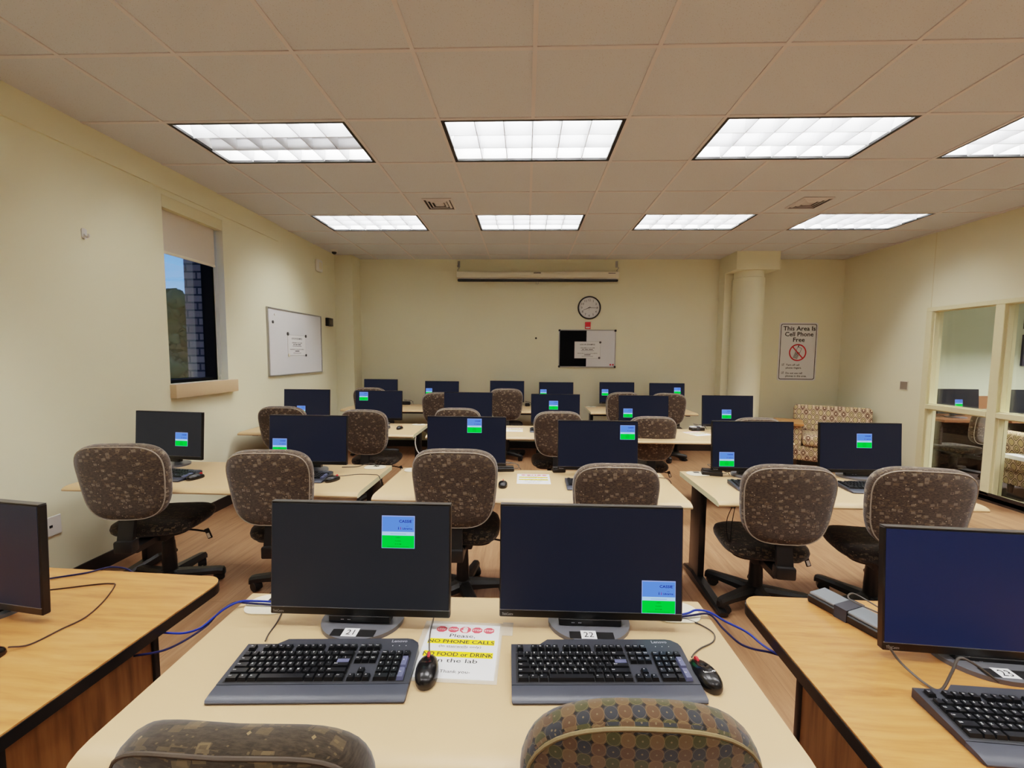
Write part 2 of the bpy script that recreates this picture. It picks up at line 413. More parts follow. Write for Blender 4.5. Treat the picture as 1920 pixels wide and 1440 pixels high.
bd = MB(); bd.box((XL, YF, 2.862), (XL+.018, 4.97, ZC), 'wall'); struct(bd, 'trim_2', 'shallow raised band along the top of the left wall')
pl = MB(); pl.box((XL, 6.45, 0), (-2.70, YB, ZC), 'wall'); struct(pl, 'wall_corner', 'boxed pilaster in the far left corner')
pc = MB(); pc.box((3.03, 6.22, 2.79), (3.65, YB, ZC), 'wall'); pc.box((3.03, 6.56, 0), (3.65, YB, 2.79), 'wall')
pc.lathe([(.215, 0), (.215, 2.69), (.2, 2.70), (.2, 2.79)], 'wall', 32, TR((3.335, 6.46, 0)))
struct(pc, 'wall_column', 'round cream column with square capital by the far right corner')
for nm, lo, hi in (('baseboard_left', (XL, YF, 0), (XL+.012, 6.45, .105)), ('baseboard_back', (-2.70, YB-.012, 0), (3.03, YB, .105)),
                   ('baseboard_right', (XR-.012, YF, 0), (XR, YB, .10)), ('baseboard_corner', (3.65, YB-.012, 0), (XR, YB, .105)), ('baseboard_pilaster', (XL, 6.438, 0), (-2.688, 6.45, .105))):
    b = MB(); b.box(lo, hi, 'brownb'); struct(b, nm)

b = MB(); b.box((XR-.0015, 5.313, RZ1), (XR, 5.322, ZC), 'trim'); struct(b, 'trim_3', 'thin vertical panel seam above the interior window')
# left window
w = MB(); fx = XL-.11
w.box((fx-.11, WY0, WZ0), (fx, WY0+.03, WZ1), 'framek'); w.box((fx-.11, WY1-.022, WZ0), (fx, WY1, WZ1), 'framek')
w.box((fx-.11, WY0+.03, WZ0), (fx, WY1-.022, WZ0+.03), 'framek'); w.box((fx-.11, WY0+.03, WZ1-.05), (fx, WY1-.022, WZ1), 'framek')
win = struct(w, 'window_1', 'tall narrow window with black frame in the left wall')
g = MB(); g.box((fx-.095, WY0+.03, WZ0+.03), (fx-.089, WY1-.022, WZ1-.05), 'glass'); g.build('pane', win)
sl = MB(); sl.rbox((XL-.02, 3.372, 1.145), (XL+.055, 4.125, 1.264), .004, 'sill'); sl.build('window_sill', win)
rb = thing('roller_blind', 'pale grey roller blind pulled a third down the left window', 'blind', (XL-.06, 3.72, 2.37))
b = MB(); b.box((-.09, -.335, .35), (.058, .335, .449), 'trim'); b.build('headbox', rb)
b = MB(); b.box((-.002, -.325, .01), (.001, .30, .35), 'shade'); b.build('shade_cloth', rb)
b = MB(); b.rbox((-.007, -.325, -.012), (.007, .30, .012), .004, 'cream'); b.build('hem_bar', rb)
b = MB(); b.tube(bez([(-.02, .315, .34), (-.022, .318, -.3), (-.02, .312, -1.02), (-.01, .325, -1.05), (0, .33, -1.02), (0, .326, 0), (0, .322, .34)], 5), .0028, 'cream', 5); b.build('pull_chain', rb)

# outside: brick pier, lawn, trees
b = MB(); b.box((XL-.40, WY1-.010, -3.2), (XL-.222, WY1+.5, 5), 'brickw'); tag(b.build('brick_pier'), 'grey brick pier just outside the left window', 'brick pier')
b = MB(); b.quad((-70, -30, -3.2), (-3.6, -30, -3.2), (-3.6, 80, -3.2), (-70, 80, -3.2), 'grass'); tag(b.build('lawn'), kind='structure')
random.seed(11)
def tree(x, y, h, w_, label):
    o = thing('tree', label, 'tree', (x, y, -3.2), 0, 'trees outside the left window')
    b = MB(); b.tube([(0, 0, 0), (.1, 0, h*.3), (0, .1, h*.6)], .2, 'wood_dark', 8, rad=[.3, .22, .12]); b.build('trunk', o)
    bm = bmesh.new()
    for k in range(170):
        a = random.uniform(0, 2*PI); zz = random.uniform(.2, 1.0); rr = w_*math.sqrt(max(.02, 1-((zz-.48)/.54)**2))*random.uniform(.35, 1)
        m_ = Matrix.Translation((rr*math.cos(a), rr*math.sin(a), zz*h)) @ Matrix.Diagonal((1, 1, .8, 1))
        bmesh.ops.create_icosphere(bm, subdivisions=2, radius=random.uniform(.25, .55), matrix=m_)
    for v in bm.verts: v.co += Vector([random.uniform(-.13, .13) for _ in range(3)])
    bm.verts.index_update()
    b = MB(); b.add([v.co for v in bm.verts], [tuple(v.index for v in f.verts) for f in bm.faces], 'leaf'); bm.free(); b.build('crown', o, ang=180)
for i_, (tx, ty, th, tw) in enumerate([(-17, 20.5, 7.6, 2.7), (-23.5, 25.2, 7.2, 2.7), (-20.5, 31, 10.5, 3.1), (-30, 31.5, 7.6, 3.0), (-27.5, 38.5, 9.4, 3.4)]):
    tree(tx, ty, th, tw, ['dark green tree nearest the brick pier outside', 'lower dark tree left of the one by the brick pier', 'taller dark tree partly behind the brick pier', 'leftmost dark tree seen low in the left window', 'dark tree behind the others outside the window'][i_])

# right interior window: frame, panes
PY = [(4.60, 5.285), (3.82, 4.51), (3.04, 3.73)]
w = MB(); xa, xb = XR-.012, XR+.13
zz = [(.07, .905), (.965, 2.10)]
def fr(y0, y1, z0, z1): w.rbox((xa, y0, z0), (xb, y1, z1), .004, 'trim', 1)
fr(RY0, RY1, RZ0, .07); fr(RY0, RY1, 2.10, RZ1)
ys = [(5.285, RY1), (4.51, 4.60), (3.73, 3.82), (RY0, 3.04)]
for y0, y1 in ys: fr(y0, y1, .07, 2.10)
for y0, y1 in PY: fr(y0, y1, .905, .965)
win2 = struct(w, 'window_2', 'cream framed interior window into the next room')
for y0, y1 in PY:
    for z0, z1 in zz:
        g = MB(); g.box((XR+.085, y0, z0), (XR+.091, y1, z1), 'glass'); g.build('pane', win2)
        g = MB()
        for a, b_, c_, d_ in ((y0, y0+.012, z0, z1), (y1-.012, y1, z0, z1), (y0, y1, z0, z0+.012), (y0, y1, z1-.012, z1)):
            g.box((XR+.02, a, c_), (XR+.036, b_, d_), 'trim')
        g.build('glazing_bead', win2)

# next room
NX = 9.4
b = MB(); b.quad((XR+.14, 1.2, 0), (NX, 1.2, 0), (NX, YB, 0), (XR+.14, YB, 0), 'carpet'); struct(b, 'floor_next', 'dark carpet floor of the next room')
b = MB(); b.box((NX, 1.2, 0), (NX+.1, YB, ZC), 'wall_next'); struct(b, 'wall_far_right', 'pale wall at the end of the next room')
b = MB(); b.box((XR+.14, YB-.02, 0), (NX, YB-.002, ZC), 'wall_next'); struct(b, 'wall_next', 'pale green wall behind the desks in the next room')
b = MB(); b.box((XR+.14, 1.1, 0), (NX, 1.2, ZC), 'wall_next'); struct(b, 'wall_near_right')
b = MB(); b.quad((XR+.14, 1.2, ZC), (XR+.14, YB, ZC), (NX, YB, ZC), (NX, 1.2, ZC), 'ceil'); struct(b, 'ceiling_next', 'tile ceiling of the next room')

# ------------------------------------------------------------------ ceiling lights
def make_fixture():
    o = thing('ceiling_light', 'x', 'ceiling light')
    W, D, H = 2*T_, T_, .135
    b = MB(); e = .008; f_ = .026
    for lo, hi in (((e, e, -.004), (W-e, e+f_, .012)), ((e, D-e-f_, -.004), (W-e, D-e, .012)), ((e, e+f_, -.004), (e+f_, D-e-f_, .012)), ((W-e-f_, e+f_, -.004), (W-e, D-e-f_, .012))):
        b.box(lo, hi, 'black')
    b.build('frame', o)
    b = MB(); a = e+f_-.004
    b.quad((a, a, H), (W-a, a, H), (W-a, D-a, H), (a, D-a, H), 'trof')
    b.quad((a, a, 0), (a, a, H), (a, D-a, H), (a, D-a, 0), 'trof'); b.quad((W-a, a, 0), (W-a, D-a, 0), (W-a, D-a, H), (W-a, a, H), 'trof')
    b.quad((a, a, 0), (W-a, a, 0), (W-a, a, H), (a, a, H), 'trof'); b.quad((a, D-a, 0), (a, D-a, H), (W-a, D-a, H), (W-a, D-a, 0), 'trof')
    b.build('housing', o)
    b = MB(); a = e+f_; nx, ny = 6, 3; lw_, ld = (W-2*a)/nx, (D-2*a)/ny
    def blade(p, q, wd):     # parabolic blade: narrow below, wide above
        prof = [(-.0025, .002), (.0025, .002), (.006, .035), (wd, .082), (-wd, .082), (-.006, .035)]
        d = (Vector(q)-Vector(p)).normalized(); s_ = Vector((-d.y, d.x, 0))
        b.loft([[Vector(c)+s_*u+Vector((0, 0, z)) for u, z in prof] for c in (p, q)], 'blade')
    for k in range(1, nx): blade((a+k*lw_, a, 0), (a+k*lw_, D-a, 0), .010)
    for k in range(1, ny): blade((a, a+k*ld, 0), (W-a, a+k*ld, 0), .026)
    b.build('louver', o)
    tubes = []
    for k in range(ny):
        b = MB(); y = a+(k+.5)*ld; b.tube([(.05, y, .098), (W-.05, y, .098)], .0125, 'tube_on', 10); tubes.append(b.build('fluorescent_tube', o))
    return o
LAMP = []
fx0 = make_fixture()
order = ['near row, leftmost of four', 'near row, second from left over the front table', 'near row, second from right', 'near row, cut off by the right edge']
order2 = ['far row, leftmost of four', 'far row, second from left in front of the projector screen', 'far row, second from right', 'far row, rightmost, with one dark tube']
dead = {(-3, 0): [1], (6, 3): [0]}
POWER = 13.0
for n_, (i, j) in enumerate(FIX):
    o = fx0 if n_ == 0 else dup(fx0)
    o.location = (GX+i*T_, GY+j*T_, ZC)
    k = n_ % 4
    lab = order[k] if j == 0 else order2[k] if j == 3 else None
    tag(o, 'recessed louvered ceiling light, '+lab if lab else 'recessed louvered ceiling light %s the camera, %s' % ('above' if j == -3 else 'behind', ['far left', 'left', 'right', 'far right'][k]), 'ceiling light', 'recessed ceiling lights')
    a = .032; ld = (T_-2*a)/3; W = 2*T_
    tb = [c for c in kids(o) if c.name.startswith('fluorescent_tube')]
    for r_ in range(3):
        if r_ in dead.get((i, j), []):
            tb[r_].data = tb[r_].data.copy(); tb[r_].data.materials.clear(); tb[r_].data.materials.append(M['tube_off']); continue
        la = bpy.data.lights.new('tube_lamp', 'AREA'); la.shape = 'RECTANGLE'; la.size = 1.12; la.size_y = .06; la.energy = 11.5 if j >= 0 else 9; la.color = (1.0, .99, .975)
        lo = bpy.data.objects.new('tube_lamp', la); COL.objects.link(lo); lo.parent = o; lo.location = (W/2, a+(r_+.5)*ld, .124)
# next room lamp, an unseen troffer assumed there to brighten that room
o = dup(fx0); o.location = (6.7, 3.9, ZC-.145); tag(o, 'surface mounted louvered light in the next room', 'ceiling light')
la = bpy.data.lights.new('tube_lamp', 'AREA'); la.shape = 'RECTANGLE'; la.size = 1.1; la.size_y = .5; la.energy = 720; la.color = (1, .97, .93)
lo = bpy.data.objects.new('tube_lamp', la); COL.objects.link(lo); lo.parent = o; lo.location = (T_, T_/2, .125)

def vent(x, y, label):
    o = thing('ceiling_vent', label, 'vent', (x, y, ZC), 0, 'square ceiling vents')
    b = MB()
    for k in range(4):
        a0 = .15-k*.034; b.loft([[(sx*q, sy*q, z) for sx, sy in ((-1, -1), (1, -1), (1, 1), (-1, 1))] for q, z in ((a0, -.004), (a0-.012, -.014), (a0-.02, -.014), (a0-.008, .0))], 'tbar', False)
    b.box((-.03, -.03, -.014), (.03, .03, -.002), 'tbar'); b.build('louver', o)
    b = MB(); b.box((-.145, -.145, -.003), (.145, .145, -.0005), 'black'); b.build('duct_opening', o)
vent(-.89, 4.285, 'square ceiling vent left of the middle, between the light rows'); vent(2.77, 4.30, 'square ceiling vent on the right, between the light rows')

# ------------------------------------------------------------------ furniture: tables
def table_top_profile(D):      # (y, z): waterfall front edge at -D/2
    h = D/2
    return [(h, TZ), (-h+.05, TZ), (-h+.026, TZ-.003), (-h+.008, TZ-.010), (-h, TZ-.019), (-h+.001, TZ-.027), (-h+.012, TZ-.032), (h, TZ-.032)]
def make_table(W, D, lab, loc, rz, legs=True):
    o = thing('training_table', lab, 'table', loc, rz, 'beige training tables')
    pr = table_top_profile(D); n = len(pr)
    b = MB(); vs = [(-W/2, y, z) for y, z in pr]+[(W/2, y, z) for y, z in pr]
    b.add(vs, [(k, k+n, (k+1) % n+n, (k+1) % n) for k in range(n)], 'beige')
    b.add(vs, [tuple(range(n)), tuple(range(2*n-1, n-1, -1))], 'table_end_lit'); b.build('tabletop', o)
    for sx in (-1, 1):
        x = sx*(W/2-.09)
        b = MB(); b.rbox((x-.022, D/2-.20, .05), (x+.022, D/2-.04, TZ-.034), .008, 'blackm')
        b.box((x-.03, -D/2+.14, TZ-.062), (x+.03, D/2-.03, TZ-.0325), 'blackm'); lg = b.build('leg', o)
        b = MB(); cy = D/2-.12
        for s_, ln in ((-1, .42), (1, .17)):
            rings = []
            for q, w_, h_ in ((0, .035, .075), (.5, .033, .055), (.93, .030, .040), (1, .024, .034)):
                y = cy+s_*ln*q; rings.append([(x-w_, y, .012), (x+w_, y, .012), (x+w_, y, h_*.75), (x+w_*.6, y, h_), (x-w_*.6, y, h_), (x-w_, y, h_*.75)][::s_])
            b.loft(rings, 'blackm')
        for y in (cy-.38, cy+.13): b.lathe([(.018, 0), (.018, .014)], 'black', 10, TR((x, y, 0)))
        b.build('foot', lg)
    b = MB(); b.box((-W/2+.112, D/2-.15, TZ-.13), (W/2-.112, D/2-.11, TZ-.06), 'blackm'); b.build('crossbar', o)
    for sx in (-1, 1):
        b = MB(); cx = sx*(W/2-.10); b.prism(rrect(cx-.075, D/2-.115, cx+.075, D/2-.012, .045), TZ+.0005, TZ+.004, 'cream')
        b.box((cx-.02, D/2-.05, TZ+.004), (cx+.02, D/2-.02, TZ+.0045), 'black'); b.build('cable_flap', o)
    return o
make_table(1.495, .585, 'beige table closest to the camera, with two keyboards on it', (-.165, 1.040, 0), R(.8))
make_table(1.81, .61, 'beige second-row table at the left wall', (-1.875, 2.645, 0), R(-.6))
make_table(1.80, .605, 'beige second-row table in the middle, with a paper notice', (.03, 2.575, 0), R(-1))
make_table(1.45, .61, 'beige second-row table on the right, near the interior window', (1.815, 2.605, 0), R(-.5))
make_table(1.80, .66, 'beige third-row table at the left wall', (-2.02, 4.40, 0), 0)
make_table(1.82, .66, 'beige third-row table in the middle', (-.08, 4.37, 0), 0)
make_table(1.50, .66, 'beige third-row table on the right, holding a white adapter', (1.80, 4.29, 0), 0)
make_table(1.68, .70, 'beige table along the back wall, left one', (-1.84, 6.23, 0), 0)
make_table(1.55, .70, 'beige table along the back wall, middle one', (.0, 6.23, 0), 0)
make_table(1.50, .70, 'beige table along the back wall, right one beside the column', (1.68, 6.22, 0), 0)

def oak_table(W, D, lab, loc, rz, side):     # side = the end that shows
    o = thing('oak_table', lab, 'table', loc, rz, 'oak tables')
    pl_ = rrect(-W/2, -D/2, W/2, D/2, .06, 6)
    b = MB(); b.prism(pl_, TZ-.004, TZ, 'oak'); b.build('tabletop', o)
    b = MB(); b.prism(rrect(-W/2-.003, -D/2-.003, W/2+.003, D/2+.003, .063, 6), TZ-.036, TZ-.0042, 'blackm'); b.build('edge_band', o)
    for sx in (-1, 1):
        x = sx*(W/2-.10)
        lg = None
        b = MB(); b.rbox((x-.02, -.26, .0), (x+.02, -.19, TZ-.037), .004, 'blackm'); b.rbox((x-.02, .17, .0), (x+.02, .19, TZ-.037), .004, 'blackm')
        b.box((x-.025, -D/2+.06, TZ-.075), (x+.025, D/2-.04, TZ-.0365), 'blackm'); lg = b.build('leg_frame', o)
        b = MB(); b.box((x-.012, -.19, .09), (x+.012, .17, TZ-.076), 'oakp'); b.build('end_panel', lg)
    b = MB(); b.box((-W/2+.121, .10, .25), (W/2-.121, .118, TZ-.076), 'oakp'); b.build('modesty_panel', o)
    return o
oak_table(1.62, .76, 'oak table with black edge at the left edge of the photo', (-1.905, 1.075, 0), R(-2.6), 1)
oak_table(1.62, .76, 'oak table with black edge at the right edge of the photo', (1.535, .985, 0), R(-1.6), -1)

# ------------------------------------------------------------------ chairs
def superell(hw, hh, n, taper, N=44):
    out = []
    for k in range(N):
        a = 2*PI*k/N; c, s_ = math.cos(a), math.sin(a)
        x = hw*math.copysign(abs(c)**(2/n), c); z = hh*math.copysign(abs(s_)**(2/n), s_)
        out.append((x*(1+taper*z/hh), z))
    return out
def pad(b, outline, layers, m, curve, axis):
    """loft of scaled outlines; axis 'y' = backrest (thickness along y), 'z' = seat"""
    rings = []
    for t_, ins, s_ in layers:
        ring = []
        for x, z in outline:
            L = math.hypot(x, z); k = s_*(L-ins)/L
            x2, z2 = x*k, z*k
            ring.append((x2, t_+curve(x2, z2), z2) if axis == 'y' else (x2, z2, t_+curve(x2, z2)))
        rings.append(ring if axis == 'z' else ring[::-1])
    b.loft(rings, m)
BW, BH = .228, .228
def make_chair(fab, pip, n=3.5, sfab=None):
    o = thing('office_chair', 'x', 'chair')
    ol = superell(BW, BH, n, .085)
    cur = lambda x, z: .42*x*x-.25*z*z*(1 if z > 0 else .4)
    b = MB()
    pad(b, ol, [(-.004, 0, .02), (-.003, 0, .3), (-.001, 0, .6), (.003, 0, .82), (.010, .012, 1), (.018, .007, 1), (.022, .003, 1), (.032, .0, 1), (.055, .0, 1), (.070, .006, 1), (.080, .02, 1), (.086, 0, .8), (.089, 0, .5), (.090, 0, .02)], fab, cur, 'y')
    bk = b.build('backrest', o, (0, -.360, .80), (R(8), 0, 0), 60)
    b = MB(); pts = []
    for x, z in ol:
        L = math.hypot(x, z); k = (L-.0085)/L; pts.append((x*k, .0125+cur(x*k, z*k), z*k))
    pts.append(pts[0]); pts.append(pts[1]); b.tube(pts, .0036, pip, 6); b.build('piping', bk)
    b = MB(); so = superell(.235, .235, 3.2, -.04)
    dome = lambda x, y: -.10*max(0, y-.10)**1.5-.25*max(0, y-.16)**2
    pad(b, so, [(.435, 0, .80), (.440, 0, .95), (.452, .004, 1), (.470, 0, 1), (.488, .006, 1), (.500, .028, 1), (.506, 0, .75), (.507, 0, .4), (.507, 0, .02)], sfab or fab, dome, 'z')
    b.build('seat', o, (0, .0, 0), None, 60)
    b = MB(); b.prism(rrect(-.19, -.19, .19, .19, .07), .422, .436, 'black'); b.build('seat_pan', o)
    b = MB(); b.rbox((-.075, -.13, .365), (.075, .12, .424), .012, 'black'); b.build('tilt_mechanism', o)
    b = MB(); w_ = .041
    b.loft([[(-w_, y, z), (w_, y, z), (w_, y2, z2), (-w_, y2, z2)] for (y, z, y2, z2) in ((-.10, .375, -.10, .415), (-.305, .380, -.285, .415), (-.347, .43, -.319, .44), (-.325, .54, -.303, .54), (-.300, .66, -.282, .66))], 'black')
    b.rbox((-.050, -.358, .400), (.050, -.300, .47), .01, 'black'); b.build('back_support', o)
    b = MB(); b.tube(bez([(.06, -.02, .40), (.17, -.03, .395), (.25, -.04, .385)]), .006, 'black', 7)
    b.rbox((-.014, -.006, -.05), (.014, .006, .02), .005, 'black', 2, TR((.262, -.04, .385), 0, R(-20)))
    b.box((-.008, -.0075, -.042), (.008, -.0058, -.01), 'white', TR((.262, -.04, .385), 0, R(-20))); b.build('height_lever', o)
    b = MB(); b.lathe([(.041, .09), (.039, .17), (.040, .172), (.037, .235), (.038, .237), (.034, .31), (.031, .312), (.029, .372)], 'black', 18); b.build('gas_column', o)
    b = MB(); b.lathe([(.058, .062), (.062, .08), (.056, .108), (.038, .122)], 'black', 20); b.build('base_hub', o)
    lg = []
    for k in range(5):
        b = MB(); rings = []
        for r_, w2, z0, z1 in ((.045, .038, .062, .118), (.12, .034, .064, .112), (.20, .030, .064, .104), (.272, .027, .060, .098), (.298, .024, .050, .092), (.308, .013, .046, .080)):
            rings.append([(r_, -w2, z0), (r_, w2, z0), (r_, w2, z0+(z1-z0)*.6), (r_, w2*.55, z1), (r_, -w2*.55, z1), (r_, -w2, z0+(z1-z0)*.6)])
        b.loft(rings, 'black'); l_ = b.build('leg', o, None, (0, 0, R(72*k))); lg.append(l_)
        b = MB(); tilt = random.uniform(-1.2, 1.2); T2 = TR((.275, 0, 0), 0, 0, tilt)
        for s_ in (-1, 1):
            b.lathe([(.010, 0), (.028, .001), (.030, .006), (.028, .020), (.012, .021)], 'black', 16, T2 @ TR((-.014, .004*s_, .030), R(-90*s_)))
        b.loft([[( -.014+.033*math.cos(q), y, .030+.032*math.sin(q)) for q in [PI*(-.12+.11*k2) for k2 in range(12)]] for y in (-.022, .022)], 'black', True, T2)
        b.tube([(0, 0, .05), (0, 0, .066)], .008, 'black', 8, T2); b.build('caster', l_)
    return o
def place(o, x, y, rz, dz, base, lab, group, tilt=None, swap=False):
    o.location = (x, y, 0); o.rotation_euler = (0, 0, R(rz))
    tag(o, lab, 'chair', group)
    leg_i = 0
    for c in kids(o):
        k = c.name.split('.')[0]
        if k in ('backrest', 'seat', 'seat_pan', 'tilt_mechanism', 'back_support', 'height_lever'): c.location.z += dz
        if k == 'leg': c.rotation_euler = (0, 0, R(base-rz+72*leg_i)); leg_i += 1
        if k == 'backrest' and tilt is not None: c.rotation_euler = (R(tilt), 0, 0)
    return o
proto = make_chair('fabric', 'piping', 3.5, 'fabric_shaded')
# x, y, turn, lift, base turn, label
CH = [(-2.310, 2.544, 8, -0.002, 20, 'leftmost second-row brown chair, beside the outlet on the left wall'),
      (-1.472, 2.585, 5, -0.032, 46, 'second brown chair from the left in the second row'),
      (-0.386, 2.525, 1, 0.003, 8, 'second-row brown chair behind the left front monitor, at the middle table'),
      (0.495, 2.545, 0, -0.067, 30, 'low second-row brown chair behind the right front monitor'),
      (1.443, 2.545, -6, -0.060, 60, 'second-row brown chair on the right whose seat sticks out leftward'),
      (2.088, 2.474, -10, -0.045, 45, 'rightmost second-row brown chair, nearest the interior window'),
      (-2.435, 4.335, 4, -0.020, 10, 'third-row brown chair by the left wall, leftmost'),
      (-1.551, 4.275, -3, -0.035, 33, 'second brown chair from the left in the third row'),
      (-0.670, 4.375, 0, -0.020, 5, 'third-row brown chair half hidden behind a second-row monitor with centred popup'),
      (0.302, 4.295, 2, -0.030, 50, 'third-row brown chair in front of the monitor with a centred popup'),
      (1.263, 4.415, -2, -0.085, 18, 'third-row brown chair with a lever showing, right of the middle table'),
      (2.274, 4.415, -3, -0.085, 20, 'rightmost third-row brown chair, only its top showing'),
      (-2.204, 6.065, 3, 0.030, 15, 'leftmost brown chair at the back wall, only its top showing'),
      (-1.286, 6.083, 12, -0.030, 40, 'second brown chair from the left along the back wall'),
      (-0.270, 6.065, 0, 0.035, 30, 'back-wall brown chair turned up high, left of the middle'),
      (0.450, 6.105, 0, -0.045, 10, 'back-wall brown chair at the middle, just its rim showing'),
      (1.300, 6.084, 8, 0.000, 28, 'back-wall brown chair left of the rightmost one'),
      (2.078, 6.163, -14, -0.015, 50, 'rightmost brown chair along the back wall')]
for n_, (x, y, rz, dz, ba, lab) in enumerate(CH):
    place(proto if n_ == 0 else dup(proto), x, y, rz, 0, ba, lab, 'brown speckled office chairs')
for n_, o in enumerate([o for o in bpy.data.objects if o.name.startswith('office_chair')]):
    for c in kids(o):
        if c.name.split('.')[0] in ('backrest', 'seat', 'seat_pan', 'tilt_mechanism', 'back_support', 'height_lever'): c.location.z += CH[n_][3]
f1 = place(make_chair('fabric2', 'piping2', 3.6), -.502, 1.00, 0, -.143, 20, 'dark brown patchwork chair in the foreground, left one', None, 6)
f2 = place(make_chair('fabric3', 'piping3', 2.35), .226, 1.06, 0, -.121, 30, 'foreground chair with circle and diamond upholstery', None, 6)

# ------------------------------------------------------------------ monitors
def popup(lab):
    b = MB(); W, H = .098, .096
    b.box((0, -.0012, -H), (W, 0, 0), 'popedge')
    def q(x0, z0, x1, z1, m, d=.0014): b.quad((x0, -d, z0), (x1, -d, z0), (x1, -d, z1), (x0, -d, z1), m)
    q(.0015, -.047, W-.0015, -.0022, 'popblue'); q(.0008, -.058, W-.0008, -.047, 'popband'); q(.0008, -H+.001, W-.0008, -.058, 'popgreen')
    P = lambda x, z: TR((x, -.0017, z), R(90))
    b.text('CASSIE', .0112, 'poptext', P(.0705, -.0195), 'C', True, .038); b.text('TM', .003, 'poptext', P(.0905, -.0135), 'L')
    b.text('Librarica', .0075, 'poptext', P(.0765, -.0395), 'C', True, .029); b.text('by the', .003, 'poptext', P(.076, -.031), 'C')
    for x, m in ((.050, 'poptext'), (.0565, 'popred')):
        b.lathe([(.0006, 0), (.0011, .0002)], m, 8, TR((x, -.0017, -.033), R(90))); b.quad((x-.0012, -.0017, -.040), (x+.0012, -.0017, -.040), (x+.0008, -.0017, -.0345), (x-.0008, -.0017, -.0345), m)
    q(.026, -.0535, .073, -.0525, 'popbt', .0017)
    if lab:
        b.text(lab, .0055, 'popgt', P(W/2, -.0655), 'C', True); b.text('Available', .0052, 'popgt', P(W/2, -.0755), 'C', True); b.text('8:14 AM', .0055, 'popgt', P(W/2, -.0850), 'C', True)
        q(.016, -.0915, .082, -.0903, 'popgt', .0017)
    else:
        q(.040, -.0655, .058, -.063, 'popgt', .0017); q(.036, -.0755, .062, -.073, 'popgt', .0017); q(.037, -.085, .061, -.0825, 'popgt', .0017)
    return b
MW, MH, MT = .540, .335, .030
def make_monitor(scr, big=True):
    o = thing('desktop_monitor', 'x', 'monitor')
    hd = MB(); hd.rbox((-MW/2, .0, .0), (MW/2, .022, MH), .003, 'bezel', 1)
    hd.box((-MW/2+.001, .0, MH-.0005), (MW/2-.001, .020, MH+.0022), 'casing')
    hd.rbox((-.15, .02, .05), (.15, .058, .26), .008, 'bezel', 1)
    h = hd.build('housing', o, (0, -.055, .052), (R(-4), 0, 0))
    b = MB(); b.box((-MW/2+.004, -.0012, .024), (MW/2-.004, .0, MH-.004), scr); d = b.build('display', h)
    b = MB(); b.box((-MW/2+.001, -.0022, .0225), (MW/2-.001, .0, .0245), 'basegrey'); b.text('ThinkCentre', .0105, 'logo', TR((-MW/2+.008, -.0006, .007), R(90)), 'L', True, .033); b.build('chin_strip', h)
    b = MB(); b.rbox((-.092, -.001, -.019), (.092, .03, .001), .002, 'bezel', 1)
    for x in (-.055, -.05, -.035, -.03): b.box((x, -.0015, -.011), (x+.004, -.0008, -.009), 'logo')
    b.build('port_bar', h)
    b = MB(); b.rbox((-.035, .018, .015), (.035, .034, .24), .006, 'basegrey', 1); b.build('stand_neck', o)
    b = MB(); b.prism([(.122*math.cos(2*PI*k/36), -.025+(.10 if math.sin(2*PI*k/36) < 0 else .10)*math.sin(2*PI*k/36)) for k in range(36)], 0, .012, 'basegrey'); b.build('stand_base', o)
    return o
def label_plate(txt, parent, x=0, y=-.112, rz=0):
    b = MB(); b.quad((x-.065, y, .0126), (x+.062, y, .0126), (x+.062, y+.030, .0126), (x-.065, y+.030, .0126), 'black')
    b.quad((x-.032, y-.001, .0132), (x+.012, y-.001, .0132), (x+.012, y+.034, .0132), (x-.032, y+.034, .0132), 'paper')
    b.text(txt, .030, 'ink', TR((x-.010, y+.006, .0138)), 'C', False); return b.build('number_label', parent)
MON = {'char': make_monitor('scr_char'), 'blue': make_monitor('scr_blue'), 'navy': make_monitor('scr_navy')}
POPG = popup(None)
popg_mesh = None
